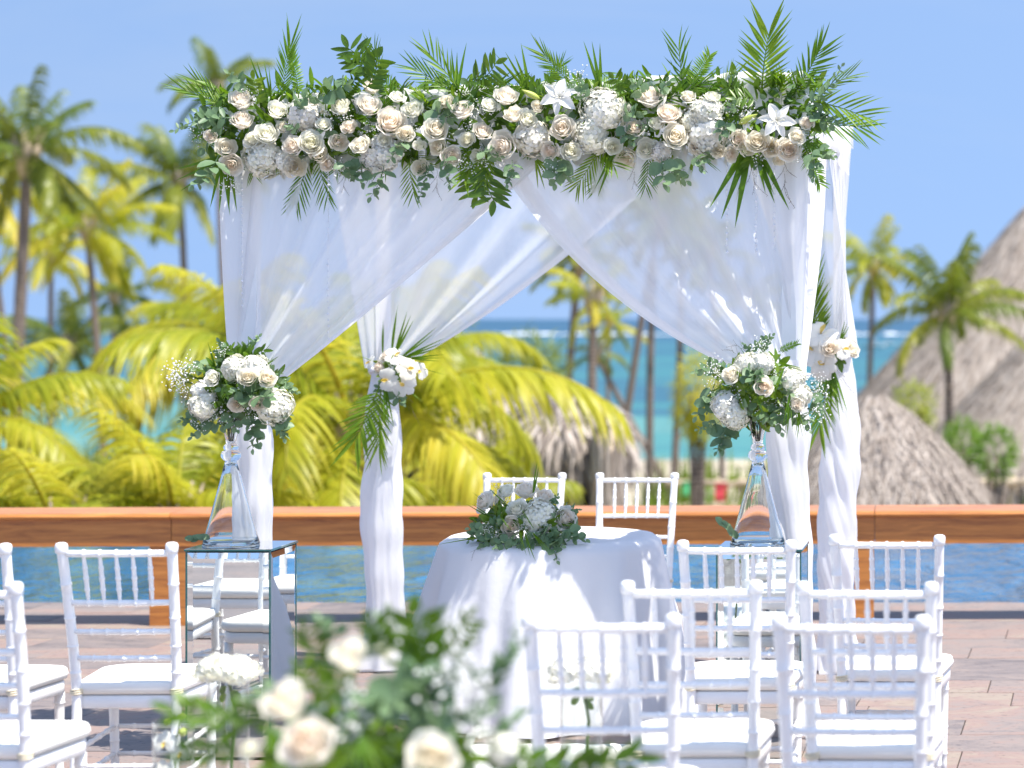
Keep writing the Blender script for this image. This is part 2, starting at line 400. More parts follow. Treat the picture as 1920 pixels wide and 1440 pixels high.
def m_sea():
    """shallow turquoise over sand, dark sea-grass patches, a deeper blue beyond the reef"""
    m, n, out = new_mat('sea_water')
    geo = N(n, 'ShaderNodeNewGeometry'); sep = N(n, 'ShaderNodeSeparateXYZ'); L(n, geo.outputs['Position'], sep.inputs[0])
    ly = math_n(n, 'LOGARITHM', math_n(n, 'MAXIMUM', sep.outputs[1], 20.0), 10.0)
    cmb = N(n, 'ShaderNodeCombineXYZ')
    L(n, math_n(n, 'DIVIDE', sep.outputs[0], math_n(n, 'MAXIMUM', sep.outputs[1], 20.0)), cmb.inputs[0]); L(n, ly, cmb.inputs[1])
    mp = N(n, 'ShaderNodeMapping'); L(n, cmb.outputs[0], mp.inputs[0]); mp.inputs['Scale'].default_value = (3.0, 11.0, 1.0)
    f = noise(n, 1.3, 4, 0.55, mp.outputs[0], 0.3)
    dep = N(n, 'ShaderNodeMapRange'); dep.inputs['From Min'].default_value = 1.93; dep.inputs['From Max'].default_value = 3.1
    L(n, ly, dep.inputs['Value'])
    t = math_n(n, 'ADD', dep.outputs[0], math_n(n, 'MULTIPLY', math_n(n, 'SUBTRACT', f, 0.5), 0.9), True)
    r = ramp(n, [(0.0, (0.10, 0.25, 0.21)), (0.2, (0.045, 0.20, 0.18)), (0.32, (0.012, 0.08, 0.12)), (0.42, (0.03, 0.17, 0.165)), (0.55, (0.014, 0.10, 0.135)), (0.7, (0.022, 0.125, 0.15)), (0.85, (0.012, 0.08, 0.13)), (1.0, (0.012, 0.065, 0.12))], t)
    p = N(n, 'ShaderNodeBsdfPrincipled'); p.inputs['Roughness'].default_value = 0.35; p.inputs['IOR'].default_value = 1.33
    L(n, r.outputs[0], p.inputs['Base Color'])
    v = coord(n, 'Object', (0.25, 0.12, 1)); L(n, bump(n, noise(n, 1.0, 4, 0.6, v), 0.8, 1.0), p.inputs['Normal'])
    L(n, p.outputs[0], out.inputs[0]); return m
M['sea'] = m_sea()
M['foam'] = m_plain('sea_foam', (0.85, 0.88, 0.9), 0.9, 0.1, 0.02)
M['sand'] = m_plain('sand_ground', (0.46, 0.40, 0.30), 0.9, 0.25, 0.35)
M['grass'] = m_leaf('ground_leaf', [(0.0, (0.06, 0.12, 0.015)), (0.5, (0.16, 0.24, 0.02)), (1.0, (0.36, 0.38, 0.04))], 0.5, 0.3)
def m_bark():
    m, n, out = new_mat('palm_bark')
    v = coord(n, 'Object', (6, 6, 9)); f = noise(n, 1.5, 6, 0.65, v)
    wv = N(n, 'ShaderNodeTexWave'); wv.bands_direction = 'Z'; wv.inputs['Scale'].default_value = 3.0; wv.inputs['Distortion'].default_value = 2.0
    L(n, coord(n), wv.inputs[0])
    t = math_n(n, 'ADD', math_n(n, 'MULTIPLY', f, 0.7), math_n(n, 'MULTIPLY', wv.outputs['Fac'], 0.3))
    p = N(n, 'ShaderNodeBsdfPrincipled'); p.inputs['Roughness'].default_value = 0.9
    L(n, ramp(n, [(0.25, (0.06, 0.045, 0.036)), (0.5, (0.17, 0.13, 0.105)), (0.8, (0.30, 0.25, 0.21))], t).outputs[0], p.inputs['Base Color'])
    L(n, bump(n, t, 0.6, 0.05), p.inputs['Normal']); L(n, p.outputs[0], out.inputs[0]); return m
M['bark'] = m_bark()
def m_thatch():
    m, n, out = new_mat('dry_thatch')
    at = N(n, 'ShaderNodeAttribute'); at.attribute_name = 'a'
    f = noise(n, 5.0, 5, 0.7, coord(n))
    t = math_n(n, 'ADD', math_n(n, 'MULTIPLY', at.outputs['Fac'], 0.6), math_n(n, 'MULTIPLY', f, 0.4))
    p = N(n, 'ShaderNodeBsdfPrincipled'); p.inputs['Roughness'].default_value = 0.9; p.inputs['Specular IOR Level'].default_value = 0.2
    L(n, ramp(n, [(0.15, (0.14, 0.11, 0.09)), (0.4, (0.33, 0.28, 0.24)), (0.65, (0.47, 0.41, 0.36)), (0.9, (0.60, 0.53, 0.46))], t).outputs[0], p.inputs['Base Color'])
    L(n, p.outputs[0], out.inputs[0]); return m
M['thatch'] = m_thatch()

# ================================================================== SETTING
def sheet(name, x0, x1, y0, y1, z, mat, nx=1, ny=1):
    b = MB(); b.grid([[(x0 + (x1 - x0) * i / nx, y0 + (y1 - y0) * j / ny, z) for i in range(nx + 1)] for j in range(ny + 1)])
    o = ob(name, b.mesh(name, mat, False)); o['kind'] = 'structure'; return o

POOL_Y0, POOL_Y1 = 13.02, 17.6
# deck slab: joints show 8 mm below the tile tops; the pool side falls 0.2 m
b = MB(); b.box((-22, -25, -0.30), (18, POOL_Y0 - 0.01, -0.010)); deck = ob('deck', b.mesh('deck', M['mortar'], False)); deck['kind'] = 'structure'
rng = random.Random(5)
rows_D = [5.2]
while rows_D[-1] < POOL_Y0 - 0.34: rows_D.append(rows_D[-1] + 0.335)
rows_D[-1] = POOL_Y0 - 0.30; rows_D.append(POOL_Y0 + 0.03)
tile_n = 0
for i in range(len(rows_D) - 1):
    y0, y1 = rows_D[i], rows_D[i + 1]
    x = -6.9 + rng.uniform(0, 0.7)
    while x < 1.6:
        wd = rng.choice((0.62, 0.66, 0.95, 1.0))
        g = 0.0020; z = rng.uniform(-0.0015, 0.0015); sh = 0.05 * (y1 - y0)
        b = MB(); X0, X1 = x + g, x + wd - g
        lo = [(X0, y0 + g), (X1, y0 + g), (X1 + sh, y1 - g), (X0 + sh, y1 - g)]
        cxm = sum(p[0] for p in lo) / 4; cym = sum(p[1] for p in lo) / 4
        def ring(s_, zz): return [(cxm + (p[0] - cxm) * s_, cym + (p[1] - cym) * s_, zz) for p in lo]
        b.grid([ring(1, -0.009), ring(1, -0.003 + z), ring(0.992, z)], True); b.f.append((8, 9, 10, 11))
        ob('tile', b.mesh('tile', M['stone'], False), deck)
        x += wd; tile_n += 1
# the deck farther off (behind the camera and to the sides): same stone, laid as big slabs
for k, (x0, x1, y0, y1) in enumerate(((-22, -6.92, -25, POOL_Y0 + 0.03), (2.6, 18, -25, POOL_Y0 + 0.03), (-6.91, 2.59, -25, 5.18))):
    b = MB()
    yy = y0
    while yy < y1 - 0.05:
        ye = min(yy + 0.67, y1); xx = x0 + rng.uniform(-0.6, 0)
        while xx < x1 - 0.05:
            xe = min(xx + 1.3, x1); z = rng.uniform(-0.001, 0.001); xs = max(xx, x0)
            b.poly([(xs + .004, yy + .004, z), (xe - .004, yy + .004, z), (xe - .004, ye - .004, z), (xs + .004, ye - .004, z)]); xx += 1.3
        yy = ye
    ob('tile_field', b.mesh('tile_field', M['stone'], False), deck, kind='stuff')
b = MB(); b.box((-22, POOL_Y0 + 0.02, -1.4), (18, POOL_Y1, -1.3)); b.box((-22, POOL_Y1, -1.4), (18, POOL_Y1 + 0.25, -0.035))
pb = ob('pool_basin', b.mesh('pool_basin', M['stone'], False)); pb['kind'] = 'structure'
sheet('pool_water', -22, 18, POOL_Y0 - 0.008, POOL_Y1 + 0.02, -0.03, M['pool'])
# garden ground below the terrace and the sea beyond the beach
GZ = -4.0
sheet('ground', -400, 300, 13.2, 90, GZ, M['sand'])
b = MB(); b.box((-22, 12.9, GZ - 0.1), (18, POOL_Y1 + 0.2, -1.41)); o = ob('terrace_wall', b.mesh('terrace_wall', M['stone'], False)); o['kind'] = 'structure'
sheet('sea', -30000, 30000, 70, 45000, GZ - 0.5, M['sea'])
# breaking wave on the reef
rng = random.Random(2)
b = MB(); yb = 4200 * (H - GZ + 0.5) / (627 - CY)
for k in range(46):
    x = -270 + k * 9 + rng.uniform(-3, 3); hh = rng.uniform(0.08, 0.7) ; ww = rng.uniform(3, 12); dy = rng.uniform(-12, 12)
    rows = []
    for i in range(7):
        u = i / 6 * 2 - 1; e = max(0.0, 1 - u * u)
        rows.append([(x + u * ww, yb + dy + cos(a) * 4, GZ - 0.5 + max(0, sin(a)) * hh * e) for a in (0, pi / 4, pi / 2, 3 * pi / 4, pi)])
    b.grid(rows)
o = ob('reef_wave', b.mesh('reef_wave', M['foam'])); tag(o, kind='structure')

# ================================================================== RAIL along the pool
RAIL_A, RAIL_B = Vector((-6.6, 11.95, 0)), Vector((2.2, 12.28, 0))
rdir = (RAIL_B - RAIL_A).normalized(); rq = Matrix.Rotation(atan2(rdir.y, rdir.x), 4, 'Z').to_quaternion()
rail = empty('poolside_rail', RAIL_A, 'low varnished wooden rail on square posts along the pool edge', 'railing')
def rail_pt(px):          # distance along the rail seen at image column px (front face)
    k = (px - CX) / F
    t = (k * RAIL_A.y - RAIL_A.x) / (rdir.x - k * rdir.y); return t
LEN = (RAIL_B - RAIL_A).length
joint = rail_pt(320)
cuts = [(0, joint), (joint, rail_pt(1640)), (rail_pt(1640), LEN)]
prof = [(0.0, 0.573), (-0.012, 0.577), (-0.018, 0.588), (-0.012, 0.600), (0.004, 0.606), (0.33, 0.612), (0.345, 0.606), (0.35, 0.592), (0.345, 0.577), (0.33, 0.573)]
for x0, x1 in cuts:
    b = MB(); rows = [[(x, y, z) for y, z in prof] for x in (x0 + 0.002, x1 - 0.002)]
    b.grid(rows, True); b.f.append(tuple(range(len(prof) - 1, -1, -1))); b.f.append(tuple(range(len(prof), 2 * len(prof))))
    ob('cap_board', b.mesh('cap_board', M['wood'], False), rail, RAIL_A, rq)
    b = MB(); b.box((x0 + 0.002, 0.012, 0.427), (x1 - 0.002, 0.09, 0.5725)); ob('beam', b.mesh('beam', M['wood'], False), rail, RAIL_A, rq)
    b = MB(); b.box((x0 + 0.002, 0.24, 0.427), (x1 - 0.002, 0.318, 0.5725)); ob('beam', b.mesh('beam', M['wood'], False), rail, RAIL_A, rq)
for px in (278, 321, 1602):
    t = rail_pt(px)
    b = MB(); b.box((t, 0.02, 0.0), (t + 0.105, 0.08, 0.4265)); b.box((t + 0.005, 0.081, 0.0), (t + 0.1, 0.25, 0.4262))
    ob('post', b.mesh('post', M['wood'], False), rail, RAIL_A, rq)

# ================================================================== CHAIRS
def ringed(pts_fn, z_list, n_pts, r0, rings, rb=1.22, hw=0.006, seg=10, taper=None):
    """tube with turned bamboo rings; pts_fn(t)->point, rings: list of t"""
    ts = sorted(set([i / n_pts for i in range(n_pts + 1)] + [max(0, min(1, r + d)) for r in rings for d in (-2 * hw, -hw, 0, hw, 2 * hw)]))
    pts, rad = [], []
    for t in ts:
        k = min([abs(t - r) for r in rings] or [9])
        rr = r0 * (taper(t) if taper else 1.0)
        if k <= hw * 0.5: rr *= rb
        elif k <= hw * 1.5: rr *= 1 + (rb - 1) * 0.75
        pts.append(pts_fn(t)); rad.append(rr)
    b = MB(); b.tube(pts, rad, seg); return b
def outline(inset, wb=0.345, wf=0.405, d0=-0.005, d1=0.405, rc=0.075, rb_=0.02):
    pts = []
    corners = [(-wb / 2 + inset, d0 + inset, rb_), (wb / 2 - inset, d0 + inset, rb_), (wf / 2 - inset, d1 - inset, rc - inset * 0.5), (-wf / 2 + inset, d1 - inset, rc - inset * 0.5)]
    angs = [(pi, 1.5 * pi), (1.5 * pi, 2 * pi), (0, pi / 2), (pi / 2, pi)]
    for (x, y, r), (a0, a1) in zip(corners, angs):
        r = max(r, 0.004)
        cx_, cy_ = x + (r if x < 0 else -r), y + (r if y < 0.2 else -r)
        for k in range(6):
            a = a0 + (a1 - a0) * k / 5; pts.append((cx_ + r * cos(a), cy_ + r * sin(a)))
    return pts
def loft(layers, cap_top=True, cap_bot=True, dome=0.0):
    b = MB(); rows = [[(x, y, z) for x, y in outline(ins)] for ins, z in layers]
    idx = b.grid(rows, True)
    if cap_bot: b.f.append(tuple(reversed(idx[0])))
    if cap_top:
        o = outline(layers[-1][0]); z = layers[-1][1]; cx_ = 0; cy_ = 0.2; prev = idx[-1]; n = len(o)
        for s_, dz in ((0.75, dome * 0.55), (0.45, dome * 0.85), (0.15, dome)):
            cur = [b.vert((cx_ + (x - cx_) * s_, cy_ + (y - cy_) * s_, z + dz)) for x, y in o]
            for j in range(n): b.f.append((prev[j], prev[(j + 1) % n], cur[(j + 1) % n], cur[j]))
            prev = cur
        b.f.append(tuple(prev))
    return b
def back_x(z): return 0.163 if z < 0.42 else 0.163 + 0.016 * (z - 0.42) / 0.5
def back_y(z):
    if z < 0.40: return -0.05 * ((0.40 - z) / 0.40) ** 1.5
    t = (z - 0.40) / 0.52; return -0.10 * t ** 1.3
CH = {}
def build_chair_meshes():
    wp = M['white_paint']
    for s_ in (-1, 1):
        def pf(t):
            z = 0.905 * t; return Vector((s_ * back_x(z), back_y(z), z))
        b = ringed(pf, None, 22, 0.0165, [0.16, 0.30, 0.53, 0.63, 0.735, 0.86], 1.13, 0.0028, 12, lambda t: 0.86 + 0.14 * min(1, t * 2.2))
        top = pf(1.0); b.tube([top + Vector((0, 0, d)) for d in (-0.022, -0.019, -0.006, 0.004, 0.011, 0.014)], [0.0165, 0.0195, 0.0205, 0.0205, 0.017, 0.009], 12)
        CH['post', s_] = b.mesh('chair_back_post', wp)
        def ff(t):
            z = 0.357 * t; return Vector((s_ * (0.168 - 0.004 * (1 - t)), 0.355 + 0.01 * (1 - t), z))
        CH['fleg', s_] = ringed(ff, None, 6, 0.0175, [0.25, 0.52, 0.9], 1.14, 0.007, 12, lambda t: 0.72 + 0.28 * t).mesh('chair_front_leg', wp)
        for nm, z in (('sstr_lo', 0.12), ('sstr_hi', 0.215)):
            CH[nm, s_] = ringed(lambda t: Vector((s_ * 0.165, back_y(z) + (0.358 - back_y(z)) * t, z + 0.02 * t)), None, 4, 0.0085, [0.2, 0.4, 0.6, 0.8], 1.3, 0.012, 8).mesh('chair_stretcher', wp)
    def rail_(z, r, rings, bow=0.0):
        return ringed(lambda t: Vector(((2 * t - 1) * back_x(z), back_y(z) - bow * (1 - (2 * t - 1) ** 2), z)), None, 8, r, rings, 1.28, 0.009, 10)
    five = [0.2, 0.35, 0.5, 0.65, 0.8]
    CH['r1'] = rail_(0.882, 0.0115, five, 0.012).mesh('chair_top_rail', wp)
    CH['r2'] = rail_(0.716, 0.0100, five, 0.012).mesh('chair_rail', wp)
    CH['r3'] = rail_(0.618, 0.0092, five, 0.010).mesh('chair_rail', wp)
    CH['r4'] = rail_(0.528, 0.0092, five, 0.008).mesh('chair_rail', wp)
    for k, u in enumerate(five):
        def sf(t):
            z = 0.718 + 0.162 * t; q = 2 * u - 1
            return Vector((q * back_x(z), back_y(z) - 0.012 * (1 - q * q), z))
        CH['sp', k] = ringed(sf, None, 12, 0.0080, [0.27, 0.5, 0.72], 1.25, 0.02, 8, lambda t: 0.62 + 0.38 * sin(pi * t) ** 0.7).mesh('chair_spindle', wp)
    CH['fst1'] = ringed(lambda t: Vector(((2 * t - 1) * 0.165, 0.36, 0.14)), None, 4, 0.0085, [0.2, 0.4, 0.6, 0.8], 1.3, 0.012, 8).mesh('chair_stretcher', wp)
    CH['fst2'] = ringed(lambda t: Vector(((2 * t - 1) * 0.165, 0.36, 0.235)), None, 4, 0.0085, [0.2, 0.4, 0.6, 0.8], 1.3, 0.012, 8).mesh('chair_stretcher', wp)
    CH['bst'] = ringed(lambda t: Vector(((2 * t - 1) * 0.160, back_y(0.17), 0.17)), None, 4, 0.0085, [0.2, 0.4, 0.6, 0.8], 1.3, 0.012, 8).mesh('chair_stretcher', wp)
    CH['frame'] = loft([(0.014, 0.357), (0.010, 0.361), (0.010, 0.396), (0.014, 0.400)]).mesh('chair_seat_frame', wp)
    CH['cush'] = loft([(0.020, 0.4015), (0.004, 0.408), (-0.002, 0.424), (0.003, 0.441), (0.007, 0.4445), (0.012, 0.4425), (0.03, 0.449)], dome=0.006).mesh('chair_cushion', M['cushion'])
    for s_ in (-1, 1):
        b = MB(); z0 = 0.412
        for k in range(3): b.tube([Vector((s_ * back_x(z0) + 0.0195 * cos(a), back_y(z0) + 0.0195 * sin(a), z0 + 0.005 * k + 0.003 * sin(a + k))) for a in [2 * pi * j / 12 for j in range(13)]], 0.0035, 5, False)
        CH['tie', s_] = b.mesh('chair_tie', M['tie'])
build_chair_meshes()
CHAIR_PARTS = [('back_post', ('post', -1)), ('back_post', ('post', 1)), ('front_leg', ('fleg', -1)), ('front_leg', ('fleg', 1)), ('seat_frame', 'frame'), ('cushion', 'cush'),
    ('top_rail', 'r1'), ('rail', 'r2'), ('rail', 'r3'), ('rail', 'r4')] + [('spindle', ('sp', k)) for k in range(5)] + [
    ('stretcher', 'fst1'), ('stretcher', 'fst2'), ('stretcher', 'bst'), ('stretcher', ('sstr_lo', -1)), ('stretcher', ('sstr_lo', 1)), ('stretcher', ('sstr_hi', -1)), ('stretcher', ('sstr_hi', 1)),
    ('cushion_tie', ('tie', -1)), ('cushion_tie', ('tie', 1))]
def chair(x, y, deg, label, group):
    e = empty('banquet_chair', (x, y, 0.0), label, 'chair', group)
    e.rotation_euler = (0, 0, radians(deg))
    for nm, k in CHAIR_PARTS:
        o = bpy.data.objects.new(nm, CH[k]); COL.objects.link(o); o.parent = cu if nm == 'cushion_tie' else e
        if nm == 'cushion': cu = o
    return e
G1 = 'white chairs set out for the guests'; G2 = 'white chairs behind the round table'
def chx(px, s): return (px - CX) / s
chair(chx(216, 573), 4200 / 573 + 0.10, 2.0, 'white bamboo-style chair with cream cushion just left of the mirrored pedestal, whole back visible', G1)
chair(chx(30, 674) - 0.178, 4200 / 674 + 0.10, -1, 'white chair at the left picture edge in the nearer row, top lower than its neighbours', G1)
chair(chx(9, 575) - 0.178, 4200 / 575 + 0.10, 0, 'white chair cut by the left picture edge, in the farther row', G1)
chair(chx(30, 674) - 0.178 - 0.52, 4200 / 674 + 0.12, 1, 'white chair seen only as a reflection in the left mirrored pedestal', G1)
chair(chx(1381, 567), 4200 / 567 + 0.10, 0.5, 'white chair in front of the right mirrored pedestal, farthest of its file', G1)
chair(chx(1665, 553), 4200 / 553 + 0.10, -2.2, 'rightmost white chair, farthest of its file, pool water behind its back', G1)
chair(chx(1295, 671), 4200 / 671 + 0.10, 1.6, 'white chair in the middle row, just right of the tablecloth', G1)
chair(chx(1628, 674), 4200 / 674 + 0.10, -1.5, 'white chair in the middle row of the right-hand file', G1)
chair(chx(1126, 756), 4200 / 756 + 0.10, 1.2, 'nearest white chair in front of the tablecloth, glass vase seen through its back', G1)
chair(chx(1598, 759), 4200 / 759 + 0.10, -2.4, 'nearest white chair at the lower right, largest of the right-hand file', G1)
chair(chx(984, 394), 4200 / 394 - 0.10, 180, 'white chair behind the table, half hidden by the table flowers', G2)
chair(chx(1195, 394), 4200 / 394 - 0.10, 180, 'white chair behind the table, back clear against the wooden rail', G2)

# ================================================================== FLOWER AND LEAF MESHES
def rose_mb(seed, n=24, opened=0.5):
    r_ = random.Random(seed); b = MB(); R = 1.0
    for i in range(n):
        t = i / (n - 1); ph = i * 2.39996 + r_.uniform(-0.3, 0.3)
        Ri = R * (0.05 + 0.88 * t ** 0.9) * r_.uniform(0.96, 1.05); fw = 1.35 - 0.45 * t + r_.uniform(-.1, .1)
        Hi = R * (0.52 - (0.16 + 0.24 * opened) * t ** 1.8) + r_.uniform(-.06, .06)
        curl = (0.55 * max(0, t - 0.35) ** 1.3) * (0.6 + opened); k1, k2 = r_.uniform(0, 6), r_.uniform(2, 4); tw = r_.uniform(-.12, .12)
        rows, at = [], []
        for iv in range(8):
            v = iv / 7; row, ar = [], []
            wv = (0.35 + 0.65 * sin(min(1, v * 1.15) * pi / 2)) * (1 - 0.30 * max(0, v - 0.75) / 0.25)
            for iu in range(7):
                u = iu / 3 - 1; a = ph + u * fw * wv + tw * v
                rr = Ri * (0.55 + 0.45 * sin(v * pi * 0.62)) * (1 - 0.05 * u * u) * (1 - 0.18 * (1 - t) * v) + curl * R * max(0, v - 0.6) ** 2 * 2.6
                rr += 0.035 * R * sin(k2 * u * 2 + k1) * v * (0.3 + t)
                z = -0.66 * R + (Hi + 0.66 * R) * v ** 0.85 - 0.20 * R * u * u * v * (0.35 + t) - curl * R * max(0, v - 0.7) * 1.3 + 0.03 * sin(5 * u + k1) * v
                row.append((rr * cos(a), rr * sin(a), z)); ar.append(max(0.0, (1 - t) * 0.75 - 0.2 * v + 0.12))
            rows.append(row); at.append(ar)
        b.grid(rows, att=at)
    return b
def hydrangea_mb(seed, n=120, squash=0.8):
    r_ = random.Random(seed); b = MB()
    for i in range(n):
        zz = 1 - 1.55 * (i + 0.5) / n; a = i * 2.39996
        d = Vector((sqrt(max(0, 1 - zz * zz)) * cos(a), sqrt(max(0, 1 - zz * zz)) * sin(a), zz * squash)) * r_.uniform(0.84, 1.08) * (1 + 0.10 * sin(4 * zz + seed) + 0.10 * sin(2.0 * atan2(sin(a), cos(a)) + 3 * zz + 2 * seed))
        q = frame(d + Vector((r_.uniform(-.4, .4), r_.uniform(-.4, .4), r_.uniform(-.2, .4))), (r_.uniform(-1, 1), r_.uniform(-1, 1), r_.uniform(-1, 1)))
        s_ = r_.uniform(0.2, 0.27); cc = r_.uniform(0, 0.35)
        for k in range(4):
            a2 = k * pi / 2; ca, sa = cos(a2), sin(a2)
            pts = [(0, 0, 0), (0.55, 0.5, 0.12), (1.05, 0.42, 0.02), (1.2, 0, -0.06), (1.05, -0.42, 0.02), (0.55, -0.5, 0.12)]
            P3 = [d + q @ (Vector((x * ca - y * sa, x * sa + y * ca, z)) * s_) for x, y, z in pts]
            i0 = [b.vert(p, 0.9 if j == 0 else cc) for j, p in enumerate(P3)]
            b.f.append((i0[0], i0[1], i0[2], i0[3])); b.f.append((i0[0], i0[3], i0[4], i0[5]))
    return b
def petal_rows(Ln, W, curve, cup, nu=4, nv=7, tip=1.0, ruffle=0.0, ph=0.0):
    rows = []
    for iv in range(nv):
        v = iv / (nv - 1); wd = W * (sin(pi * (0.08 + 0.92 * v) ** 0.8) ** 0.8 if v < 1 else 0.02) * 0.5 * tip + 0.001
        row = []
        for iu in range(nu):
            u = iu / (nu - 1) * 2 - 1
            y = Ln * (v - 0.12 * curve * v * v); z = Ln * (0.45 * v - curve * v * v) + cup * u * u * W + ruffle * sin(v * 9 + ph) * abs(u) * W
            row.append((u * wd, y, z))
        rows.append(row)
    return rows
def lily_mb(seed):
    r_ = random.Random(seed); b = MB()
    for k in range(6):
        a = k * pi / 3; Mx = Matrix.Rotation(a, 4, 'Z')
        W = 0.55 if k % 2 else 0.40
        t = MB(); t.grid(petal_rows(1.05, W, 0.55 + r_.uniform(-.12, .12), 0.22, 5, 8, 1, 0.06, k))
        b.merge(t, Mx)
    for k in range(6):
        a = k * pi / 3 + 0.3; d = Vector((cos(a) * .35, sin(a) * .35, 0.62)); b.tube([(0, 0, 0), d * 0.6, d], 0.012, 5, True, 0.6); b.tube([d + Vector((-.04, 0, .01)), d + Vector((.04, 0, -.01))], 0.025, 5, True, 1.0)
    return b
def orchid_mb(seed):
    r_ = random.Random(seed); b = MB()
    def rnd(Ln, W, a, z0=0.0):
        rows = []
        for iv in range(6):
            v = iv / 5; wd = W * sqrt(max(0.0, 1 - (2 * v - 1) ** 2)) * (0.55 + 0.45 * v) + 0.01
            rows.append([(u * wd, Ln * v, z0 + 0.14 * v - 0.18 * v * v + 0.05 * (1 - u * u)) for u in (-1, -.5, 0, .5, 1)])
        t = MB(); t.grid(rows); b.merge(t, Matrix.Rotation(a, 4, 'Z'))
    for a in (0, 2.2, -2.2): rnd(1.0, 0.42, a, -0.03)
    for a in (1.35, -1.35): rnd(1.0, 0.68, a, 0.02)
    t = MB(); t.grid(petal_rows(0.45, 0.3, 0.1, 0.5, 4, 5), att=[[1.0] * 4] * 5); b.merge(t, Matrix.Rotation(pi, 4, 'Z') @ Matrix.Translation((0, 0.02, 0.08)))
    b.tube([(0, 0, .05), (0, 0, .25)], [0.06, 0.04], 6, True, 0.9)
    return b
def blade_mb(b, p0, d, up, Ln, W, bend=0.2, nseg=4, a=0.0, fold=0.25, w0=0.25):
    """lance-shaped strip from p0 along d, its face towards up, tip sinking along -up"""
    d = Vector(d).normalized(); up = Vector(up); up = (up - d * up.dot(d)).normalized(); sd = d.cross(up)
    rows, at = [], []
    for i in range(nseg + 1):
        v = i / nseg; wd = W * 0.5 * (w0 + (1 - w0) * sin(min(1.0, v * 2.2) * pi / 2)) * (1 - max(0, v - 0.35) / 0.65) ** 0.8 + W * 0.01
        c = Vector(p0) + d * (Ln * v * (1 - 0.15 * bend * v)) - up * (Ln * bend * v * v)
        rows.append([c - sd * wd + up * wd * fold, c, c + sd * wd + up * wd * fold]); at.append([a] * 3)
    b.grid(rows, att=at)
def areca_mb(seed, pairs=14, half=0.45, W=0.05, lean=55, curve=0.08, start=0.12, tipspread=0.4, flop=0.12):
    """feather frond: rachis along +Y (length 1), leaf plane XY, face +Z"""
    r_ = random.Random(seed); b = MB()
    rp = lambda t: Vector((curve * t * t, t, -0.12 * t * t))
    b.tube([rp(i / 8) for i in range(9)], [0.013 * (1 - 0.8 * i / 8) + 0.002 for i in range(9)], 5, True, 0.4)
    for i in range(pairs):
        t = start + (1 - start) * (i + 0.5) / pairs
        an = radians(lean - (lean - 12) * t ** 2 * (1 - tipspread * 0.3))
        ln = half / max(0.35, sin(an)) * (sin(pi * (0.22 + 0.62 * t)) ** 0.7) * r_.uniform(0.9, 1.08) * 0.85
        for s_ in (-1, 1):
            a2 = an + radians(r_.uniform(-5, 5))
            d = Vector((s_ * sin(a2), cos(a2), r_.uniform(0.0, 0.22)))
            blade_mb(b, rp(t), d, Vector((0, 0, 1)) + Vector((s_ * r_.uniform(-.5, .3), r_.uniform(-.3, .3), 0)), ln, W * r_.uniform(0.85, 1.15), flop * r_.uniform(0.3, 1.6), 4, r_.uniform(0, 0.5))
    return b
def blades_mb(seed, n=4, spread=10, W=0.075):
    r_ = random.Random(seed); b = MB()
    for i in range(n):
        a = radians((i - (n - 1) / 2) * spread + r_.uniform(-2, 2)); ln = r_.uniform(0.75, 1.0)
        blade_mb(b, (0.02 * (i - (n - 1) / 2), 0, 0.01 * i), (sin(a), cos(a), 0.05), (r_.uniform(-.4, .4), 0, 1), ln, W, r_.uniform(-0.05, 0.22), 6, r_.uniform(0, .5), 0.35, 0.6)
    return b
def leaf_disc(b, p, d, up, Ln, W, a=0.0, cup=0.12):
    d = Vector(d).normalized(); up = Vector(up); up = up - d * up.dot(d)
    up = up.normalized() if up.length > 1e-5 else d.orthogonal().normalized(); sd = d.cross(up); rows = []
    prof = [(0.0, 0.06), (0.15, 0.62), (0.4, 1.0), (0.68, 0.88), (0.88, 0.5), (1.0, 0.06)]
    for v, q in prof:
        wd = W * 0.5 * q; c = Vector(p) + d * (Ln * v) - up * (cup * Ln * v * v)
        rows.append([c - sd * wd + up * wd * 0.28, c, c + sd * wd + up * wd * 0.28])
    b.grid(rows, att=[[a] * 3] * len(prof))
def euc_mb(seed, n=9, size=0.20, rnd=0.85, bend=0.25):
    """eucalyptus sprig: stem along +Y (length 1) with pairs of round leaves"""
    r_ = random.Random(seed); b = MB(); sp = lambda t: Vector((bend * t * t, t * (1 - .1 * t), -0.15 * t * t))
    b.tube([sp(i / 8) for i in range(9)], [0.010 * (1 - 0.8 * i / 8) + 0.002 for i in range(9)], 5, True, 0.2)
    for i in range(n):
        t = 0.12 + 0.85 * (i + 0.5) / n; s0 = size * (1.15 - 0.65 * t)
        for s_ in (0, pi):
            a = i * 1.75 + s_ + r_.uniform(-.3, .3)
            d = Vector((cos(a), 0.45 + r_.uniform(-.15, .25), sin(a)))
            leaf_disc(b, sp(t), d, Vector((r_.uniform(-.5, .5), -0.5 + r_.uniform(-.6, .6), 1)), s0 * r_.uniform(0.9, 1.25), s0 * rnd * r_.uniform(0.9, 1.1), r_.uniform(0, 0.6))
    leaf_disc(b, sp(1), (bend, 1, 0), (0, 0, 1), size * 0.45, size * 0.3, 0.7)
    return b
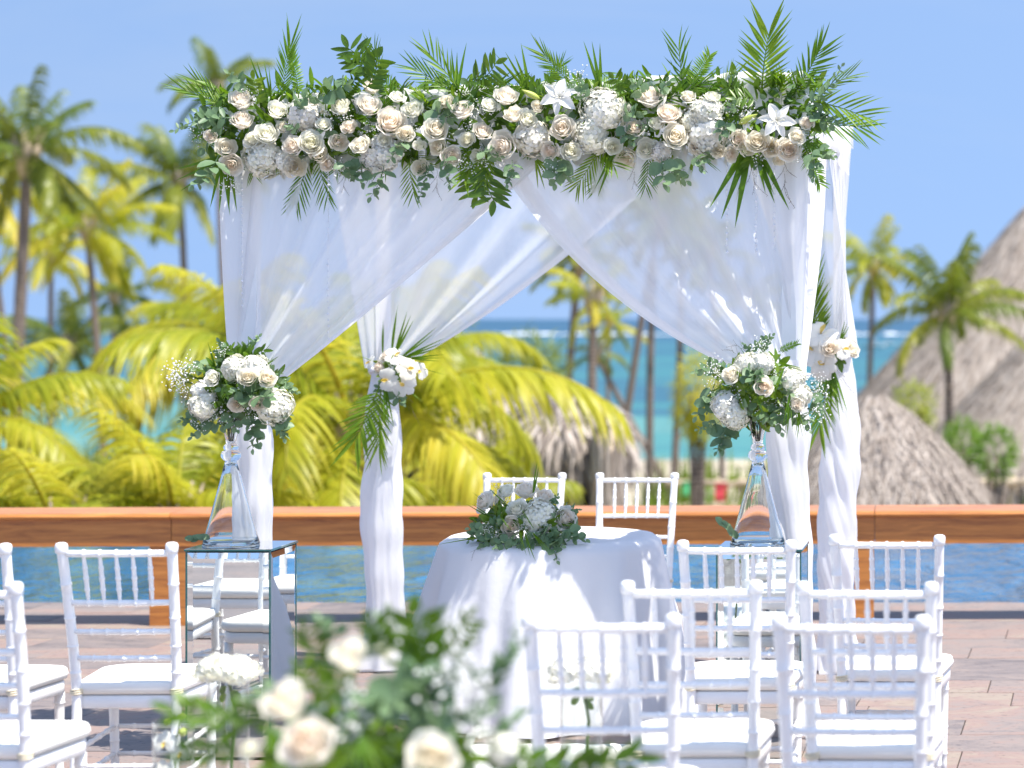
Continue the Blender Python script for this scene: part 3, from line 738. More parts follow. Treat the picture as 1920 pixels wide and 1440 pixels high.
def ruscus_mb(seed, n=8, size=0.3, rnd=0.34):
    r_ = random.Random(seed); b = MB(); sp = lambda t: Vector((0.12 * sin(3 * t), t, -0.1 * t * t))
    b.tube([sp(i / 6) for i in range(7)], 0.008, 5, True, 0.3)
    for i in range(n):
        t = 0.1 + 0.9 * (i + 0.5) / n
        for s_ in (-1, 1):
            a = radians(r_.uniform(35, 65)) * s_
            leaf_disc(b, sp(t), (sin(a), cos(a), r_.uniform(-.2, .3)), (r_.uniform(-.4, .4), r_.uniform(-.3, .3), 1), size * r_.uniform(.8, 1.15), size * rnd, r_.uniform(0, .6))
    leaf_disc(b, sp(1), (0.1, 1, 0), (0, 0, 1), size, size * rnd, 0.3)
    return b
def ico(b, c, r, a=0.0):
    ph = (1 + 5 ** .5) / 2
    vs_ = [(-1, ph, 0), (1, ph, 0), (-1, -ph, 0), (1, -ph, 0), (0, -1, ph), (0, 1, ph), (0, -1, -ph), (0, 1, -ph), (ph, 0, -1), (ph, 0, 1), (-ph, 0, -1), (-ph, 0, 1)]
    k = r / sqrt(1 + ph * ph); i0 = len(b.v)
    for v in vs_: b.vert((c[0] + v[0] * k, c[1] + v[1] * k, c[2] + v[2] * k), a)
    for f in ((0,11,5),(0,5,1),(0,1,7),(0,7,10),(0,10,11),(1,5,9),(5,11,4),(11,10,2),(10,7,6),(7,1,8),(3,9,4),(3,4,2),(3,2,6),(3,6,8),(3,8,9),(4,9,5),(2,4,11),(6,2,10),(8,6,7),(9,8,1)):
        b.f.append(tuple(i0 + q for q in f))
def breath_mb(seed, n=45, spread=0.6, br=0.035):
    """baby's breath: fan of hair-thin stems (material slot 2) ending in tiny blossoms"""
    r_ = random.Random(seed); b = MB(); st = MB()
    for i in range(n):
        d = Vector((r_.gauss(0, spread * .5), r_.uniform(0.35, 1.0), r_.gauss(0, spread * .4)))
        ico(b, d, br * r_.uniform(0.6, 1.25), r_.uniform(0, .4))
        if i % 2 == 0: st.tube([(0, 0, 0), d * 0.5 + Vector((0, .1, 0)), d], 0.005, 3, False, 0.3)
    return b, st
VAR = {}
def var_mesh(name, lst, mat): VAR[name] = [b.mesh(name, mat) for b in lst]
for k in ('cream', 'blush', 'white'):
    var_mesh('rose_' + k, [rose_mb(11, 24, 0.3), rose_mb(12, 22, 0.6), rose_mb(13, 28, 0.95), rose_mb(14, 18, 0.1), rose_mb(15, 26, 0.75), rose_mb(16, 20, 0.45)], M['rose_' + k])
var_mesh('hydrangea_white', [hydrangea_mb(s_) for s_ in (1, 2, 3)], M['white_petal'])
var_mesh('hydrangea_pale', [hydrangea_mb(s_) for s_ in (4, 5)], M['pale_petal'])
var_mesh('lily', [lily_mb(1), lily_mb(2)], M['white_petal'])
var_mesh('orchid', [orchid_mb(1)], M['orchid_petal'])
var_mesh('frond_full', [areca_mb(1, 15, 0.42), areca_mb(2, 15, 0.42, curve=-0.06), areca_mb(3, 13, 0.45, curve=0.15, lean=50)], M['areca'])
var_mesh('frond_fern', [areca_mb(5, 18, 0.20, 0.05, 70, 0.12, flop=0.3), areca_mb(6, 18, 0.2, 0.05, 70, -0.15, flop=0.3)], M['areca'])
var_mesh('frond_long', [areca_mb(7, 9, 0.34, 0.045, 34, 0.1, 0.02), areca_mb(8, 9, 0.34, 0.045, 34, -0.12, 0.02), areca_mb(9, 8, 0.40, 0.05, 40, 0.05, 0.02, flop=0.35)], M['areca'])
var_mesh('blades', [blades_mb(1, 3, 8), blades_mb(2, 4, 11), blades_mb(3, 2, 9), blades_mb(4, 5, 16)], M['areca'])
var_mesh('euc', [euc_mb(1), euc_mb(2, 8, 0.22), euc_mb(3, 10, 0.19, 0.5, -0.3), euc_mb(4, 6, 0.28, 0.92, -0.2)], M['euc'])
var_mesh('eucbig', [euc_mb(21, 5, 0.40, 0.82), euc_mb(22, 4, 0.46, 0.78, -0.25), euc_mb(23, 5, 0.42, 0.62, 0.3), euc_mb(24, 4, 0.5, 0.85, -0.1)], M['euc'])
var_mesh('ruscus', [ruscus_mb(1), ruscus_mb(2, 6, 0.36, 0.42), ruscus_mb(3, 7, 0.42, 0.28)], M['ruscus'])
def var_breath(seed, n=45, br=0.035):
    b, st = breath_mb(seed, n, 0.6, br); nb = len(b.f); b.merge(st); me = b.mesh('baby_breath', M['gyp']); me.materials.append(M['stem'])
    me.polygons.foreach_set('material_index', [0] * nb + [1] * (len(b.f) - nb)); return me
VAR['breath'] = [var_breath(s_) for s_ in (1, 2, 3)]
VAR['breath_big'] = [var_breath(s_, 22, 0.06) for s_ in (4, 5)]
def twig_mb(seed):
    r_ = random.Random(seed); b = MB()
    for k in range(5):
        p = Vector((0, 0.15 * k, 0)); pts = [p]
        d = Vector((r_.uniform(-.5, .5), 1, r_.uniform(-.3, .3))).normalized()
        for i in range(6):
            d = (d + Vector((r_.uniform(-.4, .4), r_.uniform(-.1, .2), r_.uniform(-.3, .3)))).normalized(); p = p + d * 0.09; pts.append(p)
            b.tube([p, p + Vector((r_.uniform(-1, 1), r_.uniform(-.2, .8), r_.uniform(-1, 1))).normalized() * 0.06], 0.004, 3, False)
        b.tube(pts, 0.006, 4, False)
    return b
VAR['twig'] = [twig_mb(s_).mesh('twig', M['twig']) for s_ in (1, 2)]

RG = random.Random(77)
def flower(par, kind, p, axis, r, spin=None):
    nm = {'rose': 'rose', 'hydrangea': 'hydrangea', 'lily': 'lily', 'orchid': 'orchid'}[kind.split('_')[0]]
    me = RG.choice(VAR[kind])
    a = RG.uniform(0, 2 * pi) if spin is None else spin
    y = Matrix.Rotation(a, 3, 'Z') @ Vector((1, 0, 0)); q = frame(axis, Vector((y.x, 0.1, y.y)))
    j = 1.0 if nm in ('lily', 'orchid') else RG.uniform(0.95, 1.06)
    return ob(nm, me, par, p, q, (r * j, r * j, r * RG.uniform(0.95, 1.05)))
NAMES = {'frond_full': 'palm_frond', 'frond_fern': 'fern_frond', 'frond_long': 'palm_frond', 'blades': 'grass_blades', 'euc': 'eucalyptus_sprig', 'eucbig': 'eucalyptus_sprig', 'ruscus': 'leaf_sprig', 'breath': 'baby_breath', 'breath_big': 'baby_breath', 'twig': 'twig'}
def green(par, kind, p0, p1, face, k=None, wide=1.0):
    """sprig from p0 to p1, its face turned towards `face`"""
    p0, p1 = Vector(p0), Vector(p1); d = p1 - p0; Ln = d.length
    if kind == 'euc' and Ln < 0.16: kind = 'eucbig'
    me = VAR[kind][k] if k is not None else RG.choice(VAR[kind])
    o = ob(NAMES[kind], me, par, p0, frame_y(d, face), (Ln * wide, Ln, Ln))
    if kind.startswith('breath') or kind == 'twig': o['kind'] = 'stuff'
    return o
def filler(par, name, pts_fn, n, size, mat, seed, rnd=0.42):
    """loose leaves packed inside an arrangement, one mesh"""
    r_ = random.Random(seed); b = MB()
    for i in range(n):
        p, nrm = pts_fn(r_)
        d = (Vector((r_.uniform(-1, 1), r_.uniform(-1, 1), r_.uniform(-1, 1))) + nrm * 0.8).normalized()
        s_ = size * r_.uniform(0.6, 1.3)
        leaf_disc(b, Vector(p) - Vector(par.location), d, nrm + Vector((r_.uniform(-.6, .6), r_.uniform(-.6, .6), r_.uniform(-.6, .6))), s_, s_ * rnd, r_.uniform(0, .8))
    return ob(name, b.mesh(name, mat), par, par.location, kind='stuff')

# ================================================================== ARBOR
PFL, PFR, PBL, PBR = Vector((-2.905, 8.85, 0)), Vector((-0.775, 8.80, 0)), Vector((-2.84, 10.55, 0)), Vector((-0.688, 10.47, 0))
ZFL, ZFR, ZBL, ZBR = 2.50, 2.60, 2.53, 2.53
arbor = empty('wedding_arbor', PFL, 'tall white four-post arbor frame standing on the deck', 'arbor')
for p, z in ((PFL, ZFL), (PFR, ZFR), (PBL, ZBL), (PBR, ZBR)):
    b = MB(); b.box((-0.028, -0.028, 0), (0.028, 0.028, z - 0.062)); ob('post', b.mesh('post', M['white_paint'], False), arbor, p)
    b = MB(); b.box((-0.09, -0.09, 0.002), (0.09, 0.09, 0.014)); ob('foot_plate', b.mesh('foot_plate', M['white_paint'], False), arbor, p)
def beam(a, za, c, zc):
    a = Vector((a.x, a.y, za - 0.03)); c = Vector((c.x, c.y, zc - 0.03)); d = c - a
    b = MB(); b.box((-0.03, 0, -0.03), (0.03, d.length, 0.03)); ob('beam', b.mesh('beam', M['white_paint'], False), arbor, a, frame_y(d, (0, 0, 1)))
beam(PFL, ZFL, PFR, ZFR); beam(PBL, ZBL, PBR, ZBR); beam(PFL, ZFL - 0.062, PBL, ZBL - 0.062); beam(PFR, ZFR - 0.062, PBR, ZBR - 0.062)

def lerp(a, b, t): return a + (b - a) * t
def thread_attr(me, vals):
    at = me.attributes.new('thread', 'FLOAT', 'POINT'); at.data.foreach_set('value', vals)
def panel_mesh(name, top_fn, tie_fn, sag, mat, nu=90, nv=40, pleats=16, amp=0.03, seed=1, dens_u=None, hem=None, push=Vector((0, -1, 0))):
    """curtain cloth: threads fall from top_fn(u) to the tie tie_fn(u); sag(u) bellies them down"""
    r_ = random.Random(seed); b = MB(); th = []
    phs = [r_.uniform(0, 6.28) for _ in range(4)]
    rows, at = [], []
    for j in range(nv + 1):
        v = j / nv; row, ar = [], []
        for i in range(nu + 1):
            u = i / nu; T = top_fn(u); B = tie_fn(u); s_ = sag(u)
            c = (T + B) * 0.5 + Vector((0, 0, -1)) * s_[0] + (s_[1] if len(s_) > 1 else Vector((0, 0, 0)))
            p = bez(T, c, B, v)
            wv = sin(2 * pi * pleats * u + phs[0]) + 0.6 * sin(2 * pi * pleats * 0.43 * u + phs[1] + 1.5 * v) + 0.22 * sin(2 * pi * pleats * 1.7 * u + phs[2] + 2 * v) + 0.3 * sin(2 * pi * pleats * 0.21 * u + phs[3])
            env = 0.45 + 0.75 * sin(pi * min(1, v * 1.1)) if v < 0.92 else 0.6
            p = p + push * (amp * wv * env * (1 - 0.55 * v))
            g = 0.16 + 0.70 * v ** 2.0 + 0.10 * max(0, wv) * (0.4 + v)
            if dens_u: g += dens_u(u, v)
            if hem:
                if (hem[0] < u < hem[1]): g += 0.5
            row.append(p); ar.append(min(1.0, max(0.0, g))); th.append(u)
        rows.append(row); at.append(ar)
    b.grid(rows, att=at)
    me = b.mesh(name, mat); thread_attr(me, th); return me
def wrap_mesh(name, c, z0, z1, R, seed, twist=1.2, folds=5, spread=0.5, flare=0.5):
    """cloth wound round a post from the tie (z1) down to the deck (z0)"""
    r_ = random.Random(seed); b = MB(); n = 64; m_ = 70; rows, at, th = [], [], []
    ph = [r_.uniform(0, 6.28) for _ in range(5)]
    for j in range(m_ + 1):
        t = j / m_; z = z1 + (z0 - z1) * t; row, ar = [], []
        base = R * (0.62 + 0.38 * min(1, t * 5)) * (1 + 0.05 * sin(t * 7 + ph[0]) + 0.035 * sin(t * 19 + ph[1]) + 0.03 * sin(t * 43 + ph[3])) * (1 + flare * max(0, t - 0.86) / 0.14)
        off = Vector((0.02 * sin(t * 5 + ph[2]), 0.015 * sin(t * 4 + ph[3]), 0)) * t
        for i in range(n):
            a = 2 * pi * i / n; k = a + twist * t * 2
            fr = 0.20 * abs(sin(folds * 0.5 * k + ph[2] + 1.2 * sin(6 * t + ph[0]))) + 0.05 * sin((folds + 4) * (k + 0.8 * t * twist) + ph[3]) + 0.02 * sin((2 * folds + 5) * k - 5 * t + ph[4])
            r = base * (0.93 + fr)
            row.append(Vector((c.x + off.x + r * cos(a), c.y + off.y + r * sin(a), z))); ar.append(0.6); th.append(i / n)
        rows.append(row); at.append(ar)
    b.grid(rows, True, at); me = b.mesh(name, M['drape']); thread_attr(me, th); return me

def front_top(px, dy=-0.045, dz=0.0):       # point on the front beam at image column px
    k = (px - CX) / F; d = PFR - PFL; t = (k * PFL.y - PFL.x) / (d.x - k * d.y)
    p = PFL + d * t; return Vector((p.x, p.y + dy, lerp(ZFL, ZFR, t) + dz))
def back_top(px, dy=0.0):
    k = (px - CX) / F; d = PBR - PBL; t = (k * PBL.y - PBL.x) / (d.x - k * d.y)
    p = PBL + d * t; return Vector((p.x, p.y + dy, lerp(ZBL, ZBR, t)))
def poly_at(pts, u):
    ls = [(pts[i + 1] - pts[i]).length for i in range(len(pts) - 1)]; s_ = u * sum(ls)
    for i, l in enumerate(ls):
        if s_ <= l or i == len(ls) - 1: return lerp(pts[i], pts[i + 1], min(1, s_ / l))
        s_ -= l
CG = 'sheer white curtains tied back to the arbor posts'
def curtain(label, post, tie_z, R, seed, top_fn, tie_fn, sag, **kw):
    e = empty('sheer_curtain', (post.x, post.y, 0), label, 'curtain', CG)
    mat = kw.pop('mat', M['sheer']); tw = kw.pop('twist', 1.2); fl = kw.pop('flare', 0.5)
    me = panel_mesh('swag', top_fn, tie_fn, sag, mat, seed=seed, **kw)
    me.transform(Matrix.Translation(-Vector(e.location))); ob('swag', me, e, e.location)
    me = wrap_mesh('gathered_tail', post, 0.016, tie_z + 0.03, R, seed + 5, tw, flare=fl)
    me.transform(Matrix.Translation(-Vector(e.location))); ob('gathered_tail', me, e, e.location)
    b = MB(); b.tube([Vector((R * .72 * cos(a), R * .72 * sin(a), tie_z + 0.012 * sin(a * 2))) for a in [2 * pi * k / 20 for k in range(21)]], 0.014, 6, False)
    ob('tie_band', b.mesh('tie_band', M['cloth']), e, e.location)
    return e
# front left
tz = 1.43
curtain('sheer white curtain swept to the front left post, behind the left vase of flowers', PFL, tz, 0.072, 3,
    lambda u: front_top(lerp(418, 1190, u)), lambda u: Vector((PFL.x + 0.06 - 0.13 + 0.20 * u, PFL.y - 0.06 + 0.05 * sin(9 * u), tz + 0.06 * (1 - u) - 0.03)),
    lambda u: (0.02 + 0.03 * u, Vector((-0.02 + 0.02 * u, 0, 0))), pleats=8, amp=0.026, hem=(0.93, 0.985), dens_u=lambda u, v: 0.28 * max(0, 1 - u * 2.4) - 0.10 * (0.35 < u < 0.55), twist=0.5)
# front right
tzr = 1.46
curtain('sheer white curtain swept to the front right post, behind the right vase of flowers', PFR, tzr, 0.074, 8,
    lambda u: front_top(lerp(1520, 860, u), -0.06), lambda u: Vector((PFR.x + 0.05 - 0.15 * u, PFR.y - 0.06 + 0.05 * sin(8 * u), tzr + 0.05 * (1 - u) - 0.05)),
    lambda u: (0.02 + 0.26 * u ** 1.5, Vector((0.02 - 0.19 * u ** 1.5, 0, 0))), pleats=7, amp=0.026, hem=(0.94, 0.985), dens_u=lambda u, v: 0.30 * max(0, 1 - u * 3.0) + 0.05, twist=-0.9)
# back left: from the side beam round the corner and along the back beam
side_l = lerp(Vector((PFL.x, PFL.y, ZFL)), Vector((PBL.x, PBL.y, ZBL)), 0.52)
tl_pts = [side_l - Vector((0, 0, .07)), Vector((PBL.x, PBL.y - 0.05, ZBL - .02)), back_top(1330, -0.04)]
tzb = 1.40
curtain('sheer white curtain swept to the back left post, orchids at its tie', PBL, tzb, 0.080, 14,
    lambda u: poly_at(tl_pts, u), lambda u: Vector((PBL.x - 0.07 + 0.16 * u, PBL.y - 0.07 + 0.04 * sin(7 * u), tzb + 0.02)),
    lambda u: (0.02 + 0.14 * u, Vector((0, 0, 0))), pleats=7, amp=0.03, mat=M['sheer_back'], hem=(0.965, 0.995), dens_u=lambda u, v: 0.04 * (u < 0.3), twist=0.5, flare=0.9)
# back right
side_r = lerp(Vector((PFR.x, PFR.y, ZFR)), Vector((PBR.x, PBR.y, ZBR)), 0.45)
tr_pts = [side_r - Vector((-0.04, 0, .07)), Vector((PBR.x + 0.06, PBR.y - 0.02, ZBR - .02)), back_top(1380, -0.04)]
tzc = 1.50
curtain('sheer white curtain on the back right post, rightmost, twisted down', PBR, tzc, 0.080, 21,
    lambda u: poly_at(tr_pts, u), lambda u: Vector((PBR.x + 0.09 - 0.17 * u, PBR.y - 0.06 + 0.05 * sin(7 * u), tzc + 0.02)),
    lambda u: (0.02 + 0.10 * u, Vector((0, 0, 0))), pleats=7, amp=0.03, mat=M['sheer_back'], hem=(0.965, 0.995), dens_u=lambda u, v: 0.35 * (u < 0.55), twist=-2.2, flare=0.35)
# right side strip
e = empty('side_curtain', (PFR.x, PFR.y, 0), 'narrow bright white side curtain hanging between the two right posts', 'curtain', CG)
me = panel_mesh('side_swag', lambda u: lerp(Vector((PFR.x + .04, PFR.y + 0.10, ZFR - .03)), side_r + Vector((0.04, 0, -.04)), u),
    lambda u: Vector((PFR.x + 0.035 + 0.012 * u, PFR.y + 0.01 + 0.035 * u, tzr - 0.10)), lambda u: (0.04, Vector((0.02, 0, 0))), M['drape'], pleats=7, amp=0.025, seed=31, push=Vector((1, 0, 0)))
me.transform(Matrix.Translation(-Vector(e.location))); ob('cloth', me, e, e.location)
b = MB(); b.tube([Vector((0.03 + 0.045 * cos(a), 0.06 + 0.05 * sin(a), tzr - 0.03)) for a in [2 * pi * k / 16 for k in range(17)]], 0.006, 6, False); ob('tie_band', b.mesh('tie_band', M['cloth']), e, e.location)
# cloth thrown over the beams
def beam_cloth(a, c, label, w_, seed):
    r_ = random.Random(seed); b = MB(); d = c - a; n = 60; rows = []
    ln = d.length; dx = d.normalized(); sd = Vector((-dx.y, dx.x, 0))
    prof_ = [(-0.045, -w_), (-0.045, -w_ * .5), (-0.043, -0.02), (-0.03, 0.008), (0.0, 0.012), (0.03, 0.008), (0.043, -0.02), (0.045, -w_ * .5), (0.046, -w_ * .9)]
    for i in range(n + 1):
        t = i / n; row = []
        for k, (s_, z) in enumerate(prof_):
            wob = 0.014 * sin(t * 40 + k) + 0.01 * sin(t * 93 + 2 * k)
            row.append(a + d * t + sd * (s_ * (1 + 0.15 * sin(t * 31 + seed)) + (wob if k not in (3, 4, 5) else 0)) + Vector((0, 0, z + (wob * 0.5 + 0.008 if 2 <= k <= 6 else wob * 2))))
        rows.append(row)
    b.grid(rows, att=[[0.5] * len(prof_)] * len(rows)); me = b.mesh('beam_cloth', M['drape']); thread_attr(me, [0.01 * (i % 97) for i in range(len(b.v))])
    o = ob('beam_cloth', me); tag(o, label, 'cloth', 'white cloth thrown over the arbor beams')
beam_cloth(Vector((PFL.x - .05, PFL.y, ZFL + .004)), Vector((PFR.x + .05, PFR.y, ZFR + .004)), 'white cloth over the front beam, mostly under the flower garland', 0.13, 1)
beam_cloth(Vector((PBL.x - .05, PBL.y, ZBL + .004)), Vector((PBR.x + .06, PBR.y, ZBR + .004)), 'white cloth over the rear beam of the arbor', 0.09, 2)
beam_cloth(Vector((PFR.x, PFR.y + .06, ZFR - .055)), Vector((PBR.x, PBR.y - .06, ZBR - .055)), 'white cloth over the right side beam, corner puckered', 0.14, 3)
beam_cloth(Vector((PFL.x, PFL.y + .06, ZFL - .055)), Vector((PBL.x, PBL.y - .06, ZBL - .055)), 'white cloth over the left side beam', 0.14, 4)

b = MB(); rows = []  # unseen sheer roof, added so the table top falls into shade
for j in range(15):
    v = j / 14; A = lerp(Vector((PFL.x, PFL.y + .03, ZFL + .03)), Vector((PBL.x, PBL.y - .02, ZBL + .025)), v); B = lerp(Vector((PFR.x, PFR.y + .03, ZFR + .03)), Vector((PBR.x, PBR.y - .02, ZBR + .025)), v)
    rows.append([lerp(A, B, i / 20) - Vector((0, 0, 0.10 * sin(pi * i / 20) * sin(pi * v) + 0.006 * sin(i * 2.1 + j))) for i in range(21)])
b.grid(rows, att=[[0.0] * 21] * 15); me = b.mesh('added_roof_cloth', M['sheer_roof']); thread_attr(me, [0.031 * (i % 21) for i in range(len(b.v))])
tag(ob('added_roof_cloth', me), 'thin white roof cloth, unseen, added over the arbor beams to shade the table', 'cloth', 'white cloth thrown over the arbor beams')
# crystal bead strings hanging in front of the curtains
BG = 'crystal bead strings hanging from the front beam'
for px, y1, lab in ((468, 575, 'leftmost crystal bead string, close to the left post'), (628, 640, 'long crystal bead string over the left curtain, second from the left'),
                    (1368, 500, 'crystal bead string over the right curtain, third from the left'), (1422, 480, 'crystal bead string over the right curtain, fourth from the left'), (1456, 470, 'rightmost crystal bead string near the right post')):
    t = front_top(px, -0.09, -0.27); sD = F / t.y; z1 = H - (y1 - CY) / sD
    e = empty('bead_string', (t.x, t.y, z1), lab, 'bead string', BG)
    b = MB(); z = t.z; r_ = random.Random(px)
    while z > z1:
        rr = 0.0042 if r_.random() < 0.7 else 0.0062
        ico(b, (r_.uniform(-.002, .002), 0, z - z1), rr, 0); z -= 0.024
    ob('beads', b.mesh('beads', M['bead'], False), e, e.location, kind='stuff')
    b = MB(); b.tube([(0, 0, 0), (0, 0, t.z - z1)], 0.0012, 4); ob('thread', b.mesh('thread', M['white_paint']), e, e.location)

# ================================================================== GARLAND on the front beam
gar = empty('flower_garland', front_top(960, 0, -0.12), 'long garland of cream roses, lilies and palm leaves along the front beam', 'garland')
def gD(px):
    return front_top(px).y + 0.045
def gc(px):                                  # image row of the garland's axis
    return 255 + (225 - 255) * (px - 420) / 1080
def gp(px, py, off=0.16): return P(px, py, gD(px) - off)
roses = [(452,186,21,'b'),(454,224,21,'b'),(424,277,20,'c'),(433,308,19,'b'),(500,250,20,'w'),(519,206,18,'w'),(548,273,18,'b'),(583,268,22,'w'),(597,288,18,'c'),(552,314,21,'c'),
 (639,199,19,'w'),(697,160,18,'b'),(692,197,21,'b'),(732,228,27,'b'),(774,204,18,'w'),(818,241,22,'c'),(820,275,18,'c'),(635,266,17,'b'),(677,272,18,'c'),(787,273,12,'w'),(847,292,17,'b'),(789,314,16,'c'),
 (865,204,20,'b'),(894,292,13,'w'),(949,179,20,'b'),(962,213,19,'c'),(989,222,18,'w'),(942,273,24,'b'),(1054,240,25,'b'),(1070,283,19,'w'),(1127,182,14,'w'),(1220,179,26,'b'),(1253,211,22,'b'),
 (1267,255,24,'c'),(1213,279,19,'w'),(1176,297,21,'c'),(1309,277,18,'b'),(1347,284,14,'c'),(1384,262,18,'b'),(1420,265,22,'c'),(1446,277,19,'c'),(1479,281,22,'b'),(1513,230,14,'b'),(1460,300,12,'c'),(614,308,14,'b'),(1172,206,12,'w')]
roses += [(470,262,14,'w'),(530,238,13,'c'),(655,238,15,'b'),(606,232,13,'w'),(760,250,15,'c'),(745,180,14,'w'),(835,190,14,'c'),(905,245,17,'b'),(918,196,14,'w'),(1008,200,13,'c'),(1030,282,16,'b'),(1150,275,15,'w'),(1190,240,17,'b'),(1232,232,14,'w'),(1290,180,14,'c'),(1370,290,14,'b'),(1400,280,15,'w'),(1495,255,15,'c'),(395,255,13,'b'),(875,262,14,'w'),(720,262,13,'w'),(1335,180,13,'w')]
KIND = {'b': 'rose_blush', 'c': 'rose_cream', 'w': 'rose_white'}
for px, py, r, k in roses:
    t = (gc(px) - py) / 75.0; D = gD(px); sD = F / (D - 0.17)
    off = 0.13 + 0.06 * (1 - t * t) + RG.uniform(-.015, .02)
    flower(gar, KIND[k], gp(px, py, off), (RG.uniform(-.25, .5), -0.9, 0.42 + t * 0.7 + RG.uniform(-.25, .25)), r / sD * 1.15)
for px, py, r, k in [(573,215,30,'pale'),(493,297,34,'white'),(533,302,22,'white'),(719,288,32,'white'),(997,259,33,'pale'),(1132,204,38,'white'),(1110,252,34,'white'),(1322,211,30,'white'),(1325,250,36,'white'),(1296,225,22,'white'),(700,302,22,'pale'),(1240,285,18,'pale')]:
    t = (gc(px) - py) / 75.0; sD = F / (gD(px) - .17)
    flower(gar, 'hydrangea_' + k, gp(px, py, 0.14), (RG.uniform(-.2, .2), -1, 0.2 + 0.6 * t), r / sD)
for px, py, r, ax in [(1050,182,42,(-.1,-1,.25)),(1457,226,40,(.1,-1,.15)),(1404,226,24,(-.9,-.5,.2))]:
    flower(gar, 'lily', gp(px, py, 0.19), ax, r / (F / (gD(px) - .19)) * 0.95, RG.uniform(0, 1))
def bud_mesh():
    b = MB(); b.tube([(0, 0.1 * i, 0) for i in range(11)], [0.02, 0.08, 0.12, 0.14, 0.15, 0.145, 0.13, 0.11, 0.08, 0.05, 0.01], 8); return b.mesh('lily_bud', M['bud'])
BUD = bud_mesh()
for px, py, qx, qy in [(1013,186,978,168),(1385,232,1420,214)]:
    a, c = gp(px, py, 0.19), gp(qx, qy, 0.22); ob('lily_bud', BUD, gar, a, frame_y(c - a, (0, -1, 0)), (c - a).length)
# palm fronds and blades: (kind, base, tip, variant, turn of the face, width)
GL = [('frond_full',(1428,185),(1431,34),0,0.05,1.2),('frond_full',(1482,185),(1560,78),1,0.25,0.9),('frond_long',(1520,190),(1645,205),0,0.2,1.1),('frond_long',(1520,225),(1640,252),1,0.2,1.2),
 ('frond_long',(1515,180),(1605,132),2,0.3,0.7),('frond_fern',(1505,270),(1560,352),0,0.1,1.4),('frond_fern',(1490,255),(1560,300),1,0.1,1.3),('blades',(1402,278),(1342,438),0,0.1,1.0),('blades',(1408,280),(1360,400),2,0.1,1.0),('blades',(1418,278),(1478,425),2,0.1,1.0),('blades',(1420,290),(1455,380),0,.1,1),
 ('frond_full',(438,206),(326,152),1,0.25,0.55),('frond_long',(442,208),(345,140),0,0.2,0.8),('blades',(440,290),(312,352),0,0.2,0.9),('blades',(418,300),(412,418),0,0.0,0.9),('blades',(432,305),(436,420),2,0.0,0.8),
 ('frond_full',(527,190),(545,58),0,0.35,0.55),('frond_fern',(560,185),(556,72),1,0.2,0.9),('blades',(500,185),(468,84),2,0.1,0.7),('blades',(508,186),(498,96),2,0.2,0.6),
 ('frond_long',(575,305),(556,400),0,0.1,1.1),('frond_long',(598,300),(606,385),1,0.1,1.0),('frond_full',(610,215),(570,250),1,.2,1),
 ('frond_long',(715,165),(690,78),0,0.3,0.9),('frond_full',(745,190),(700,130),2,0.2,0.9),('frond_long',(860,175),(755,120),0,0.25,1.0),('frond_long',(862,172),(800,72),1,0.25,0.9),('blades',(858,170),(848,72),1,0.1,0.9),('frond_full',(850,180),(960,150),0,0.4,0.8),('frond_full',(640,290),(740,262),1,.3,.6),
 ('blades',(990,170),(945,80),1,0.2,0.9),('frond_full',(1075,160),(1002,92),0,0.25,0.8),('frond_full',(1020,165),(1060,110),1,0.25,0.9),('blades',(1125,165),(1108,62),0,0.1,0.9),('frond_full',(1120,130),(1195,190),1,0.3,0.8),('frond_long',(1285,175),(1262,72),2,0.2,1.0),('frond_fern',(1295,170),(1330,82),0,0.3,1.5),('frond_long',(1240,190),(1340,150),1,.3,1),('frond_long',(1340,190),(1375,120),0,.2,.8),
 ('frond_long',(768,300),(766,378),1,0.1,1.1),('blades',(722,300),(690,360),3,0.1,0.8),('frond_full',(900,272),(870,345),0,0.1,1.2),('frond_full',(915,275),(900,350),1,0.1,1.0),('frond_long',(1120,285),(1078,368),0,0.1,1.2),('blades',(1150,290),(1105,385),2,0.1,0.8),('frond_full',(1130,295),(1112,365),1,0.1,1.2),
 ('frond_long',(1215,295),(1218,362),0,0.1,1.2),('blades',(1300,300),(1282,368),2,0.1,0.8),('blades',(1310,290),(1362,334),2,0.2,0.6),('frond_long',(1240,290),(1280,340),1,0.1,1.1),('blades',(1005,300),(1040,358),3,.1,.8),('frond_full',(985,250),(950,225),2,.2,1.0),('frond_full',(395,260),(360,232),1,.2,1),('frond_fern',(420,250),(352,262),0,.2,1.2),('frond_full',(1390,210),(1350,262),1,.2,.7),('blades',(930,240),(880,262),1,.2,.8)]
for kind, a, c, k, turn, wd in GL:
    o0 = RG.uniform(0.06, 0.15); a3 = gp(a[0], a[1], o0); c3 = gp(c[0], c[1], o0 + RG.uniform(-0.05, 0.10))
    c3 = a3 + (c3 - a3) * (0.80 if kind.startswith('frond') else 0.93)
    green(gar, kind, a3, c3, (RG.uniform(-.4, .4) + turn, -1, RG.uniform(0.0, 0.5)), k, wd)
for a, c, k in [((690,150),(652,92),2),((700,150),(658,118),1),((680,170),(700,108),1),((925,300),(928,372),2),((905,300),(893,362),2),((480,200),(470,150),1),((640,180),(660,150),0),((440,250),(395,245),0),((470,290),(440,262),1),((510,285),(470,265),0),((620,240),(640,225),1),((1000,205),(1020,170),1),((880,150),(925,118),2),((870,150),(905,140),0),((1180,180),(1150,150),1),((1395,190),(1365,165),2),((1420,190),(1380,185),2)]:
    o0 = RG.uniform(0.08, 0.14); green(gar, 'ruscus', gp(*a, o0), gp(*c, o0 + .05), (RG.uniform(-.4, .4), -1, RG.uniform(0, .6)), k, 1.5)
